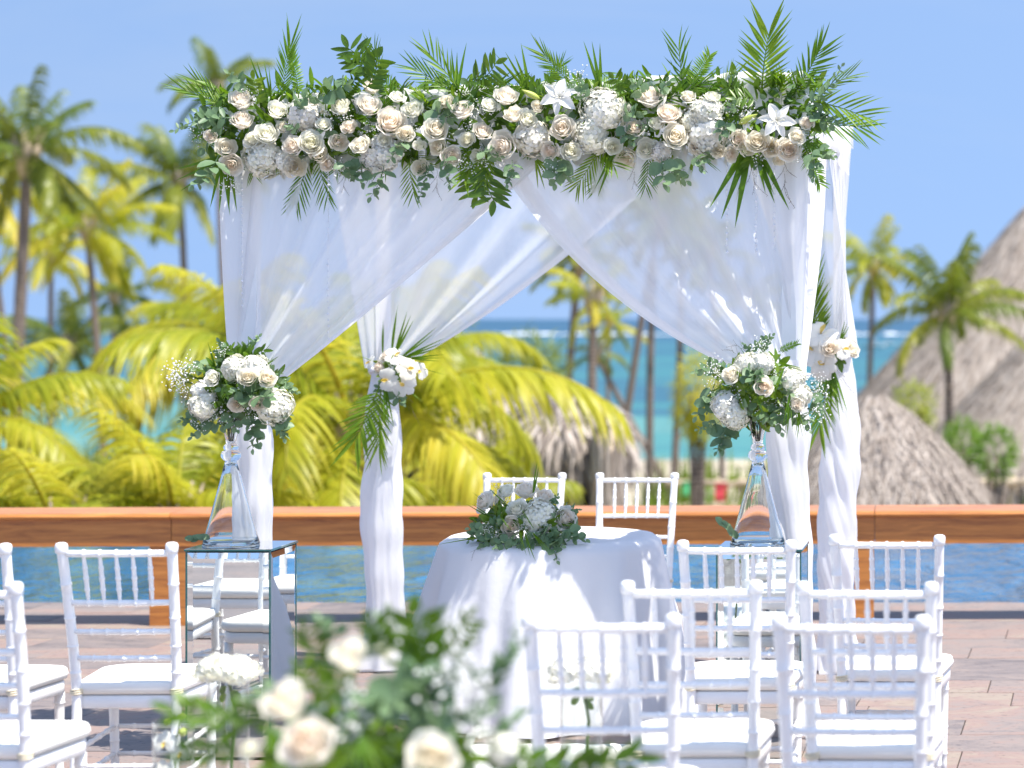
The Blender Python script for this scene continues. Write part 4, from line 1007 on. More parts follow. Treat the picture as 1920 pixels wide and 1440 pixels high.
for a, c, k in [((440,222),(318,205),2),((430,240),(360,218),0),((410,290),(385,360),2),((470,175),(440,125),1),((540,195),(590,165),0),((600,180),(650,158),3),((800,200),(845,225),3),((830,210),(870,180),0),((680,290),(670,345),3),((640,300),(655,335),1),((720,310),(712,372),2),((760,260),(735,300),0),((800,300),(800,375),1),((830,290),(850,340),0),((560,245),(540,232),1),((600,235),(620,262),1),
 ((960,300),(965,345),0),((1050,290),(1035,345),3),((1035,300),(1060,340),1),((1100,190),(1080,150),0),((1210,180),(1190,148),3),((1225,190),(1255,160),1),((1170,230),(1180,268),3),((1160,215),(1205,195),0),((1240,240),(1200,222),1),((1240,295),(1242,352),3),((1250,295),(1275,345),1),((1365,225),(1345,255),3),((1370,215),(1365,185),0),((1500,210),(1585,205),0),((1510,200),(1600,150),2),((1520,215),(1560,235),1),((1520,280),(1540,330),0),((1530,275),(1555,300),1),((1300,290),(1330,312),0),((900,280),(930,300),1)]:
    o0 = RG.uniform(0.12, 0.2); green(gar, 'euc', gp(*a, o0), gp(*c, o0 + .05), (RG.uniform(-.5, .5), -1, RG.uniform(0, .8)), k, 1.0)
for px, py in [(480,175),(540,215),(545,240),(620,215),(650,225),(690,250),(745,262),(765,245),(845,260),(880,235),(905,215),(930,205),(1085,150),(1100,165),(1210,240),(1250,275),(1300,195),(1370,205),(1395,205),(1460,270),(1500,265),(1510,290),(1030,310),(920,310),(1250,300),(395,250),(430,345),(640,330),(735,255),(1090,270),(1430,290),(870,310)]:
    a = gp(px, py, 0.12); d = Vector((RG.uniform(-.6, .6), -0.9, RG.uniform(-.4, .6))).normalized() * 0.075
    green(gar, 'breath', a, a + d, (RG.uniform(-1, 1), 0, 1))
for a, c in [((470,180),(440,150)),((385,275),(360,245)),((650,320),(640,365)),((690,325),(705,358)),((820,320),(818,372)),((1190,305),(1188,360)),((1470,300),(1473,385)),((1410,300),(1418,370)),((880,170),(900,140)),((1030,320),(1040,350)),((430,320),(432,360))]:
    green(gar, 'twig', gp(*a, .14), gp(*c, .16), (0, -1, 0.1), None, 0.8)
for k in range(46):        # extra sprigs bristling out of the garland's back and top
    px = 410 + 1120 * (k + RG.random()) / 46; up = RG.random() < 0.62
    y0 = gc(px) + (-30 if up else 30); L_ = RG.uniform(35, 62)
    an = RG.uniform(-0.9, 0.9); a3 = gp(px, y0, RG.uniform(0.0, .08)); c3 = gp(px + L_ * sin(an), y0 - (L_ * cos(an) if up else -L_ * 0.8 * cos(an)), RG.uniform(0.05, .18))
    green(gar, RG.choice(('frond_full', 'ruscus', 'frond_long', 'euc', 'frond_fern')), a3, c3, (RG.uniform(-.5, .5), -1, RG.uniform(0, .7)), None, RG.uniform(.8, 1.2))
def gfill(r_):
    px = r_.uniform(395, 1540); a = r_.uniform(0, 2 * pi); q = r_.uniform(0.3, 1) ** 0.5
    c = P(px, gc(px) + r_.uniform(-6, 6), gD(px)); n = Vector((r_.uniform(-.3, .3), cos(a), sin(a)))
    return c + Vector((0, cos(a) * 0.12, 0.025 + sin(a) * 0.15)) * q, n
filler(gar, 'foliage', gfill, 2300, 0.055, M['ruscus'], 3)
filler(gar, 'foliage', gfill, 900, 0.075, M['areca'], 4, 0.2)
filler(gar, 'foliage', gfill, 600, 0.038, M['euc'], 5, 0.8)

# ================================================================== PEDESTALS, VASES, BOUQUETS
def pedestal(x0, y0, W, Dp, Hh, rot, label):
    e = empty('mirrored_pedestal', (x0 + W / 2, y0 + Dp / 2, 0), label, 'pedestal', 'mirrored pedestals under the tall vases')
    e.rotation_euler = (0, 0, radians(rot)); g = 0.006
    def add(nm, lo, hi, mat):
        b = MB(); b.box(lo, hi); o = bpy.data.objects.new(nm, b.mesh(nm, mat, False)); COL.objects.link(o); o.parent = e
    w2, d2 = W / 2, Dp / 2
    def bevelled(nm, ax, sgn):      # mirror panel with a bevelled margin
        b = MB(); ext = (w2 if ax == 'y' else d2) - g; mgn = 0.022; off = (d2 if ax == 'y' else w2)
        def pt(u, z, o_): return (u * 1.0, sgn * (off + o_), z) if ax == 'y' else (sgn * (off + o_), u, z)
        o4 = [(-ext, 0.012), (ext, 0.012), (ext, Hh - 0.014), (-ext, Hh - 0.014)]; i4 = [(-ext + mgn, 0.012 + mgn), (ext - mgn, 0.012 + mgn), (ext - mgn, Hh - 0.014 - mgn), (-ext + mgn, Hh - 0.014 - mgn)]
        oi_ = [b.vert(pt(u, z, -0.0016)) for u, z in o4]; ii = [b.vert(pt(u, z, 0.0)) for u, z in i4]
        for k in range(4): b.f.append((oi_[k], oi_[(k + 1) % 4], ii[(k + 1) % 4], ii[k]))
        b.f.append(tuple(ii)); ob_ = bpy.data.objects.new(nm, b.mesh(nm, M['mirror'], False)); COL.objects.link(ob_); ob_.parent = e
    for ax, sgn in (('y', -1), ('y', 1), ('x', -1), ('x', 1)): bevelled('mirror_panel', ax, sgn)
    add('core', (-w2 + 0.004, -d2 + 0.004, 0.001), (w2 - 0.004, d2 - 0.004, Hh - 0.012), M['dark'])
    for sx in (-1, 1):
        for sy in (-1, 1):
            x, y = sx * (w2 - 0.003), sy * (d2 - 0.003); add('glass_edge', (x - 0.0032, y - 0.0032, 0.0), (x + 0.0032, y + 0.0032, Hh - 0.0085), M['glass_edge'])
    add('top_panel', (-w2 - 0.004, -d2 - 0.004, Hh - 0.008), (w2 + 0.004, d2 + 0.004, Hh - 0.0012), M['glass_edge'])
    add('top_mirror', (-w2 - 0.003, -d2 - 0.003, Hh - 0.0011), (w2 + 0.003, d2 + 0.003, Hh), M['mirror'])
    return e
PED_H = 0.79
pedestal(chx(347, 502), 8.37, 0.318, 0.318, PED_H, 0, 'mirrored square pedestal left of the table, chairs reflected in it')
pedestal(chx(1345, 500), 8.36, 0.318, 0.318, PED_H, 0, 'mirrored square pedestal on the right, behind the white chairs')
def tall_vase(x, y, z, label):
    e = empty('tall_glass_vase', (x, y, z), label, 'vase', 'tall trumpet glass vases on the pedestals')
    outer = [(0.001, 0.0), (0.105, 0.0), (0.106, 0.004), (0.098, 0.03), (0.078, 0.10), (0.055, 0.19), (0.036, 0.262), (0.024, 0.308), (0.022, 0.318), (0.030, 0.324), (0.037, 0.334), (0.038, 0.342), (0.033, 0.354), (0.024, 0.360), (0.027, 0.365), (0.029, 0.371), (0.025, 0.378), (0.0185, 0.384), (0.020, 0.40), (0.027, 0.43), (0.037, 0.47), (0.048, 0.505), (0.051, 0.512)]
    inner = [(0.0485, 0.512), (0.0455, 0.505), (0.034, 0.47), (0.024, 0.43), (0.016, 0.40), (0.013, 0.387), (0.001, 0.384)]
    b = MB(); b.lathe(outer + inner, 40); ob('glass_body', b.mesh('glass_body', M['glass']), e, (x, y, z))
    # hollow of the cone below
    hol = [(0.001, 0.006), (0.100, 0.006), (0.094, 0.03), (0.074, 0.10), (0.051, 0.19), (0.032, 0.262), (0.019, 0.304), (0.001, 0.312)]
    b = MB(); b.lathe(list(reversed(hol)), 40); ob('hollow', b.mesh('hollow', M['glass']), e, (x, y, z))
    return e
VLX, VRX, VY = chx(440, 490), chx(1423, 490), 8.53
tall_vase(VLX, VY, PED_H + 0.001, 'tall clear glass trumpet vase on the left mirrored pedestal')
tall_vase(VRX, VY, PED_H + 0.001, 'tall clear glass trumpet vase on the right mirrored pedestal')

def ball_bouquet(e, c, R, seed, flowers, sprigs, nf=260, breath=(), blades=(), fr=(), eucsize=0.034):
    """flowers: (kind, px, py, r px, D offset); everything placed on the near half of a ball"""
    s_ = F / c.y
    for kind, px, py, r, off in flowers:
        p = P(px, py, c.y - off); ax = (p - c).normalized() + Vector((0, -0.55, 0.25)) + Vector((RG.uniform(-.15, .15), 0, RG.uniform(-.15, .15)))
        flower(e, kind, p, ax, r / (F / p.y) * 1.05)
    for a, b_, k, off in sprigs:
        p0, p1 = P(a[0], a[1], c.y - off * 0.6), P(b_[0], b_[1], c.y - off)
        green(e, 'euc', p0, p1, (RG.uniform(-.5, .5), -1, RG.uniform(0, .8)), k)
    for a, b_, kind, k, off, wd in fr:
        green(e, kind, P(a[0], a[1], c.y - off), P(b_[0], b_[1], c.y - off - 0.03), (RG.uniform(-.4, .4), -1, RG.uniform(0, .4)), k, wd)
    for px, py, ln in breath:
        p = P(px, py, c.y - R * 0.55); d = ((p - c).normalized() + Vector((RG.uniform(-.3, .3), -.5, RG.uniform(-.2, .3)))).normalized() * ln
        green(e, 'breath', p - d * 0.4, p + d * 0.6, (RG.uniform(-1, 1), 0, 1))
    def pf(r_):
        d = Vector((r_.gauss(0, 1), r_.gauss(0, 1), r_.gauss(0, 1))).normalized(); return c + Vector((d.x * R, d.y * R, d.z * R * 0.85)) * r_.uniform(0.45, 0.95), d
    filler(e, 'foliage', pf, nf, 0.055, M['ruscus'], seed)
    filler(e, 'foliage', pf, nf // 2, eucsize, M['euc'], seed + 1, 0.8)
BQ = 'round bouquets in the tall vases'
# left
c = P(450, 722, VY); e = empty('vase_bouquet', (VLX, VY, PED_H + 0.385), 'round white and peach bouquet in the left tall vase', 'bouquet', BQ)
ball_bouquet(e, c, 0.155, 51, [('hydrangea_white',440,690,22,.13),('hydrangea_white',478,690,22,.12),('rose_cream',465,707,21,.19),('rose_cream',502,708,19,.16),('rose_white',398,708,16,.14),('rose_blush',446,757,19,.17),('rose_blush',483,757,16,.17),('hydrangea_white',379,760,24,.10),('hydrangea_white',374,732,16,.09),('hydrangea_white',517,762,28,.11)],
    [((455,665),(472,622),2,.02),((440,690),(395,650),0,.06),((400,680),(352,700),0,.05),((470,690),(560,700),0,.1),((480,740),(440,728),3,.22),((455,735),(500,745),3,.22),((390,770),(340,800),0,.08),((380,785),(420,800),3,.1),((400,790),(350,808),1,.08),((470,780),(482,838),0,.14),((480,775),(470,830),1,.12),((520,770),(548,815),0,.12),((520,780),(530,815),3,.1),((530,720),(552,740),1,.06),((430,770),(440,805),3,.14),((360,750),(345,770),1,.04)], 300,
    [(350,705,.11),(345,700,.1),(365,690,.08),(405,757,.09),(415,770,.09),(400,740,.08),(420,665,.06),(378,790,.06),(355,730,.07),(468,770,.06),(345,715,.09)],
    fr=[((405,690),(388,632),'blades',2,.04,.6),((480,680),(514,640),'blades',2,.06,.5),((490,690),(530,665),'blades',2,.08,.4),((500,690),(518,660),'blades',2,.04,.4),((450,690),(430,655),'ruscus',2,.05,1),((540,760),(555,790),'blades',2,.05,.4),((420,720),(425,740),'ruscus',1,.2,1.4),((430,660),(490,655),'ruscus',0,.05,1)])
b = MB()
for k in range(9):
    a = k * 0.7; b.tube([(0.007 * cos(a), 0.007 * sin(a), 0.005), (0.014 * cos(a + .5), 0.014 * sin(a + .5), 0.06), (0.05 * cos(a + 1), 0.05 * sin(a + 1), 0.17)], 0.0022, 5)
STEMS = b.mesh('stems', M['stem']); ob('stems', STEMS, e, (VLX, VY, PED_H + 0.387), kind='stuff')
# right
c = P(1420, 735, VY); e = empty('vase_bouquet', (VRX, VY, PED_H + 0.385), 'round white bouquet with trailing eucalyptus in the right tall vase', 'bouquet', BQ)
ball_bouquet(e, c, 0.165, 61, [('hydrangea_white',1400,682,20,.12),('hydrangea_white',1428,682,20,.12),('rose_cream',1369,702,19,.15),('rose_blush',1432,724,20,.2),('hydrangea_white',1360,762,24,.12),('hydrangea_white',1376,780,22,.12),('hydrangea_white',1488,712,22,.12),('hydrangea_white',1500,742,22,.12),('rose_blush',1494,758,16,.16)],
    [((1420,660),(1440,622),0,.02),((1415,665),(1400,640),1,.03),((1400,700),(1318,690),0,.08),((1345,690),(1300,685),1,.06),((1340,720),(1316,790),0,.08),((1350,790),(1312,812),0,.1),((1360,790),(1345,845),3,.12),((1370,800),(1352,850),0,.12),((1410,690),(1418,720),3,.22),((1395,700),(1420,705),3,.22),((1430,765),(1445,790),3,.18),((1440,760),(1480,800),0,.16),((1470,775),(1500,800),1,.14),((1500,770),(1530,800),0,.1),((1460,700),(1470,740),1,.18),((1330,740),(1318,770),1,.06),((1520,730),(1530,775),1,.06)], 320,
    [(1345,690,.08),(1350,710,.08),(1400,735,.1),(1445,700,.08),(1520,730,.1),(1525,770,.09),(1380,750,.08),(1450,760,.07),(1430,655,.08),(1530,720,.08)],
    fr=[((1420,700),(1385,640),'blades',2,.06,.5),((1460,680),(1515,700),'blades',0,.1,.5),((1470,690),(1440,760),'blades',2,.18,.5),((1480,740),(1476,815),'blades',1,.16,.4),((1490,750),(1510,830),'blades',0,.14,.4),((1500,760),(1490,838),'blades',2,.12,.5),((1480,770),(1470,832),'blades',2,.14,.5),((1420,745),(1435,790),'blades',2,.2,.5),((1390,670),(1360,650),'twig',0,.03,1),((1400,660),(1370,640),'twig',1,.03,1),((1340,730),(1310,770),'blades',0,.04,.4),((1400,790),(1370,830),'blades',2,.1,.35),((1425,740),(1402,725),'ruscus',1,.15,1.4),((1460,660),(1490,640),'frond_fern',0,.05,1.2)])
ob('stems', STEMS, e, (VRX, VY, PED_H + 0.387), kind='stuff')
# fallen eucalyptus tips beside the vase feet
for px, py, tx, ty, lab in ((400, 1014, 366, 1022, 'loose eucalyptus tip lying at the foot of the left tall vase'), (1384, 1014, 1352, 985, 'loose eucalyptus tip standing at the foot of the right tall vase')):
    a = Vector((chx(px, 495), VY - 0.08, PED_H + 0.03)); t = Vector((chx(tx, 495), VY - 0.09, PED_H + 0.03 + (0 if ty > 1000 else 0.07)))
    b = MB(); dd = t - a
    for k in range(7):
        r_ = random.Random(k + px); leaf_disc(b, dd * (k / 7), (dd.x + r_.uniform(-.03, .03), r_.uniform(-.05, .05), dd.z + r_.uniform(-.01, .05)), (r_.uniform(-.4, .4), -1, .6), 0.035, 0.026, r_.uniform(0, .5))
    b.tube([(0, 0, 0), dd * .5 + Vector((0, 0, .005)), dd], 0.0015, 4); o = ob('eucalyptus_tip', b.mesh('eucalyptus_tip', M['euc']), None, a); tag(o, lab, 'leaves', 'loose eucalyptus on the pedestals')
# tie bouquets
TB = 'orchid bunches tied to the rear posts'
c = P(742, 692, PBL.y - 0.14); e = empty('tie_bouquet', c, 'orchids, blush roses and palm leaves tied to the back left post', 'bouquet', TB)
ball_bouquet(e, c, 0.07, 71, [('rose_blush',724,667,13,.05),('rose_blush',710,688,13,.05),('orchid',741,668,20,.06),('orchid',764,692,22,.07),('orchid',727,712,22,.08),('orchid',757,722,24,.07),('orchid',786,695,18,.04),('orchid',694,679,15,.02)],
    [((735,725),(752,760),3,.06),((725,720),(700,730),3,.04)], 60,
    fr=[((712,722),(672,826),'frond_full',0,.05,1.1),((716,722),(700,832),'frond_full',1,.04,.8),((722,725),(730,810),'blades',0,.05,.6),((735,662),(748,560),'blades',2,.03,.5),((742,660),(775,582),'blades',0,.03,.6),((718,662),(720,590),'blades',2,.03,.5),((755,668),(830,610),'blades',2,.02,.5),((760,670),(842,640),'blades',0,.02,.5),((765,672),(838,672),'blades',0,.02,.5),((705,680),(645,655),'blades',2,.02,.15),((790,690),(850,708),'blades',2,.02,.12),((760,735),(784,795),'twig',0,.02,.2),((680,820),(672,850),'twig',1,.02,.3),((765,730),(792,757),'blades',2,.02,.7)], eucsize=0.025)
c = P(1553, 662, PBR.y - 0.14); e = empty('tie_bouquet', c, 'orchids, cream roses and long palm leaves tied to the back right post', 'bouquet', TB)
ball_bouquet(e, c, 0.07, 81, [('orchid',1540,626,32,.09),('orchid',1524,656,33,.10),('orchid',1545,682,26,.11),('orchid',1580,655,20,.09),('orchid',1540,700,20,.08),('rose_blush',1557,652,20,.13),('rose_cream',1600,655,17,.03),('rose_cream',1588,645,14,.03)],
    [((1540,690),(1560,715),1,.05)], 60,
    fr=[((1535,650),(1512,528),'frond_full',0,.0,.9),((1540,640),(1520,545),'frond_full',1,.0,.8),((1555,690),(1540,800),'frond_full',0,.05,.75),((1558,690),(1552,795),'blades',1,.05,.7),((1560,690),(1578,785),'blades',1,.05,.6),((1575,640),(1592,600),'blades',0,.03,.8),((1565,690),(1605,745),'twig',0,.03,.2),((1548,780),(1558,850),'twig',1,.0,.15)], eucsize=0.025)

# ================================================================== TABLE
TX, TY, TR, TZ = -1.822, 9.38, 0.445, 0.742
tb = empty('round_table', (TX, TY, 0), 'round table hidden under the long white tablecloth', 'table')
b = MB(); b.lathe([(0.001, TZ - 0.03), (TR - 0.05, TZ - 0.03), (TR - 0.046, TZ - 0.02), (TR - 0.05, TZ - 0.006), (0.001, TZ - 0.006)], 48); ob('table_top', b.mesh('table_top', M['wood']), tb, (TX, TY, 0))
b = MB(); b.lathe([(0.001, 0.0), (0.24, 0.0), (0.22, 0.03), (0.05, 0.06), (0.035, 0.15), (0.035, TZ - 0.0305)], 24); ob('pedestal_leg', b.mesh('pedestal_leg', M['wood']), tb, (TX, TY, 0))
r_ = random.Random(9); b = MB(); n = 200; rows = []
ph = [r_.uniform(0, 6.28) for _ in range(6)]
rows.append([(0.001 * cos(2 * pi * j / n), 0.001 * sin(2 * pi * j / n), TZ) for j in range(n)])
for q in (0.3, 0.6, 0.85, 0.95): rows.append([(TR * q * cos(2 * pi * j / n), TR * q * sin(2 * pi * j / n), TZ + 0.001 * sin(5 * 2 * pi * j / n)) for j in range(n)])
for k in range(1, 36):
    t = k / 35; z = TZ - 0.002 - (TZ - 0.008) * t ** 1.02; row = []
    for j in range(n):
        a = 2 * pi * j / n
        fold = 0.5 + 0.5 * sin(9 * a + ph[0] + 0.7 * sin(3 * a + ph[1])); fold = fold ** 1.3; f2 = sin(23 * a + ph[2] + 2.0 * t)
        r = TR * (1.0 + 0.012 * (1 - (1 - min(1, t * 16)) ** 2)) + 0.155 * t ** 0.9 + (0.115 * fold - 0.05) * min(1, t * 2.2) * (0.3 + 0.7 * t) + 0.008 * f2 * min(1, t * 2)
        row.append((r * cos(a), r * sin(a), z if k < 35 else 0.006 + 0.01 * fold))
    rows.append(row)
b.grid(rows, True); tc_o = ob('tablecloth', b.mesh('tablecloth', M['cloth']), None, (TX, TY, 0)); tag(tc_o, 'white floor-length cloth falling in folds over the round table', 'tablecloth')
# table flowers
c = P(985, 985, 9.12); e = empty('table_centrepiece', (c.x, c.y, TZ + 0.002), 'low bunch of cream roses and one hydrangea on the tablecloth', 'bouquet')
def tpf(r_):
    d = Vector((r_.gauss(0, 1), r_.gauss(0, 1), r_.gauss(0, 1))).normalized(); return Vector((c.x + d.x * 0.19, c.y + d.y * 0.11, TZ + 0.07 + d.z * 0.06)), d
for kind, px, py, r, off in [('rose_blush',908,939,22,.02),('rose_white',948,918,17,-.02),('rose_blush',986,917,22,-.02),('rose_blush',1021,931,21,-.02),('rose_white',968,954,21,.08),('rose_blush',960,988,23,.12),('hydrangea_white',1013,970,29,.07),('rose_blush',1062,972,25,.04),('rose_cream',935,935,15,-.03),('rose_white',1052,1012,12,.1)]:
    p = P(px, py, c.y - off); flower(e, kind, p, (p - c).normalized() + Vector((0, -0.7, 0.3)), r / (F / p.y) * 1.05)
for a, b_, k, off in [((930,990),(876,1000),0,.12),((935,1000),(895,1020),3,.14),((950,985),(905,975),1,.1),((1000,1000),(1060,1005),0,.16),((1010,1005),(1085,1015),3,.16),((1020,1010),(1058,1042),0,.2),((1060,985),(1090,1022),1,.14),((1050,960),(1085,945),0,0),((1030,955),(1050,932),1,0),((990,1005),(1020,1020),1,.18),((960,1010),(925,1022),3,.18),((950,1005),(985,1018),0,.18),((975,1010),(1010,1022),3,.18),((1020,1000),(1040,1020),3,.18),((900,985),(870,1008),1,.1)]:
    green(e, 'euc', P(a[0], a[1], c.y - off * .8), P(b_[0], b_[1], c.y - off), (RG.uniform(-.5, .5), -1, RG.uniform(.3, 1)), k)
for a, b_, kind, k, off, wd in [((1000,925),(1012,858),'blades',2,0,.7),((935,980),(866,935),'blades',2,.05,.5),((930,960),(880,915),'blades',2,.03,.4),((950,990),(885,1000),'blades',0,.08,.5),((920,1005),(800,1020),'blades',2,.1,.25),((985,1000),(1002,1062),'blades',2,.2,.6),((1000,1000),(1032,1040),'blades',0,.2,.5),((975,995),(985,1050),'blades',2,.2,.5),((940,970),(960,1000),'blades',2,.2,.5),((955,950),(900,900),'blades',2,.12,.3),((905,1015),(880,1045),'twig',0,.15,.8),((1000,990),(970,940),'blades',2,.16,.3)]:
    green(e, kind, P(a[0], a[1], c.y - off), P(b_[0], b_[1], c.y - off - .02), (RG.uniform(-.4, .4), -1, RG.uniform(0, .4)), k, wd)
for px, py in ((925,1000),(935,1008),(985,1003),(990,995),(940,925),(945,945),(1000,1005)):
    p = P(px, py, c.y - .15); green(e, 'breath', p, p + Vector((RG.uniform(-.03, .03), -.03, RG.uniform(.0, .04))), (1, 0, .3))
filler(e, 'foliage', tpf, 220, 0.05, M['ruscus'], 91); filler(e, 'foliage', tpf, 200, 0.036, M['euc'], 92, 0.8)

# ================================================================== AISLE: runner, petals, glass vases, foreground flowers
b = MB(); rows = []
for j in range(60):
    y = 3.0 + (8.65 - 3.0) * j / 59; rows.append([(lerp(-2.02, -1.30, i / 12) + 0.012 * sin(y * 3 + (i > 6) * 2), y, 0.005 + 0.006 * (0.5 + 0.5 * sin(y * 9 + i * 1.3) * sin(i * 0.9 + y * 2))) for i in range(13)])
b.grid(rows); ro = ob('aisle_runner', b.mesh('aisle_runner', M['runner'])); tag(ro, 'white cloth runner laid on the deck in front of the table', 'runner')
r_ = random.Random(4); b = MB()
for k in range(420):
    sd = r_.choice((-1.98, -1.32)); p = Vector((sd + r_.gauss(0, 0.07), r_.uniform(4.5, 8.7), 0.018 + r_.uniform(0, .02)))
    leaf_disc(b, p, (r_.uniform(-1, 1), r_.uniform(-1, 1), r_.uniform(0, .9)), (r_.uniform(-.6, .6), r_.uniform(-.6, .6), 1), 0.05, 0.045, 0.05, -0.3)
po = ob('scattered_petals', b.mesh('scattered_petals', M['white_petal'])); tag(po, 'white petals scattered along both edges of the runner', 'petals', None, 'stuff')
def glass_cylinder(x, y, R, Hh, label, kind):
    e = empty('glass_cylinder_vase', (x, y, 0), label, 'vase', 'clear cylinder vases along the aisle')
    t = 0.004; b = MB(); b.lathe([(0.001, 0.0), (R - .01, 0.0), (R - .004, 0.0), (R - .0015, 0.0008), (R, 0.003), (R, 0.005), (R, 0.012), (R, Hh - .01), (R, Hh - .003), (R, Hh - .0015), (R - t * .3, Hh), (R - t * .7, Hh), (R - t, Hh - .0015), (R - t, Hh - .003), (R - t, Hh - .01), (R - t, 0.03), (R - t, 0.018), (R - t - .001, 0.0145), (R - t - .004, 0.014), (R - t - .008, 0.014), (0.001, 0.014)], 40); ob('glass_wall', b.mesh('glass_wall', M['thin_glass']), e, (x, y, 0.001))
    return e
GA = 'flowers in the aisle vases'
def stem_flower(x, y, Hh, label, blooms, dense=True):
    e = empty('hydrangea_stem', (x, y, Hh * 0.35), label, 'flower', GA)
    for dx, dy, dz, r in blooms:
        ob('hydrangea', RG.choice(VAR['hydrangea_white']), e, (x + dx, y + dy, Hh + dz), frame((dx * 2, -.35, 1), (1, 0, 0)), (r, r, r * .75))
    b = MB(); b.tube([(0, 0, 0), (0.012, 0, Hh * .25), (0.02, 0.01, Hh * .45), (0.0, 0, Hh * 0.66)], [0.0045, 0.005, 0.005, 0.006], 7); stm = ob('stem', b.mesh('stem', M['stem']), e, (x, y, Hh * .35))
    for k in range(4):
        b = MB(); leaf_disc(b, (0, 0, 0), (0.5 * (-1) ** k, 0.3, -0.5), (0.3, -1, .4), 0.045, 0.022, 0.3); ob('leaf', b.mesh('leaf', M['ruscus']), stm, (x + 0.005 * (-1) ** k, y, Hh * (0.9 + .02 * k)))
    return e
vx, vy = chx(428, 632), 4200 / 632
glass_cylinder(vx, vy, 0.060, 0.585, 'tall clear cylinder vase beside the left pedestal, white hydrangea in its mouth', 0)
stem_flower(vx, vy, 0.585, 'white hydrangea in the cylinder vase beside the left pedestal', [(-0.042, -.01, .03, .052), (0.042, -.02, .025, .052), (0.0, -.03, .035, .048), (.0, .03, .03, .048)])
vx, vy = chx(1090, 655), 4200 / 655
glass_cylinder(vx, vy, 0.061, 0.62, 'tall clear cylinder vase seen through the nearest chair back, white blooms on top', 0)
stem_flower(vx, vy, 0.62, 'white blooms in the cylinder vase seen through the chair back', [(-0.04, -.01, .032, .05), (0.035, -.01, .034, .05), (0.065, .0, .005, .025), (-0.075, 0, .0, .02)])
vx, vy = chx(325, 655), 4200 / 655
glass_cylinder(vx, vy, 0.058, 0.50, 'clear cylinder vase with submerged orchids, lower left corner of the aisle', 0)
e = empty('orchid_stem', (vx, vy, 0.2), 'white orchids with green buds standing inside the lower left glass cylinder', 'flower', GA)
for dx, dz, r in ((-.02, .44, .045), (.025, .41, .04), (-.03, .36, .04)): ob('orchid', VAR['orchid'][0], e, (vx + dx, vy - .012, dz), frame((dx, -1, .3), (0, 0, 1)), r * .8)
for dx, dz in ((-.012, .50), (.03, .515), (.032, .47)):
    b = MB(); ico(b, (0, 0, 0), .014); ob('bud', b.mesh('bud', M['bud']), e, (vx + dx, vy - .015, dz))
b = MB(); b.tube([(0, 0, -.18), (0.01, 0, 0.1), (0.0, 0, .22), (0.03, 0, .33)], 0.003, 6); ob('stem', b.mesh('stem', M['stem']), e, (vx, vy, .2))

# foreground arrangement, out of focus, on a white urn stand
FY = 4.0; c = P(700, 1372, FY)
st = empty('flower_stand', (c.x, FY, 0), 'slim white stand carrying the foreground flowers', 'stand')
b = MB(); b.lathe([(0.001, 0), (0.15, 0), (0.15, 0.02), (0.06, 0.05), (0.035, 0.12), (0.03, 0.5), (0.05, 0.56), (0.001, 0.57)], 28); ob('column', b.mesh('column', M['ceramic']), st, (c.x, FY, 0))
b = MB(); b.lathe([(0.001, 0.572), (0.06, 0.572), (0.12, 0.62), (0.14, 0.68), (0.13, 0.69), (0.001, 0.66)], 28); ob('bowl', b.mesh('bowl', M['ceramic']), st, (c.x, FY, 0))
e = empty('foreground_bouquet', (c.x, FY, 0.67), 'large out-of-focus arrangement of roses, eucalyptus and tiny white blossoms at the bottom centre', 'bouquet')
def fpf(r_):
    d = Vector((r_.gauss(0, 1), r_.gauss(0, 1), r_.gauss(0, 1))).normalized(); q = r_.uniform(0.5, 1)
    return Vector((c.x - 0.01 + d.x * 0.195 * q, FY + d.y * 0.17 * q, 0.80 + d.z * 0.16 * q)), d
for kind, px, py, r, off in [('rose_cream',654,1228,40,.17),('rose_cream',534,1314,46,.2),('rose_blush',572,1388,48,.24),('rose_cream',812,1420,48,.26),('rose_blush',606,1400,26,.2),('rose_white',466,1405,20,.08),('rose_white',720,1215,24,.0),('hydrangea_white',950,1406,30,.05),('rose_white',1140,1430,16,.0),('rose_white',1085,1425,18,.02)]:
    p = P(px, py, FY - off); flower(e, kind, p, (p - Vector((c.x, FY, .8))).normalized() + Vector((0, -0.6, 0.35)), r / (F / p.y) * 1.05)
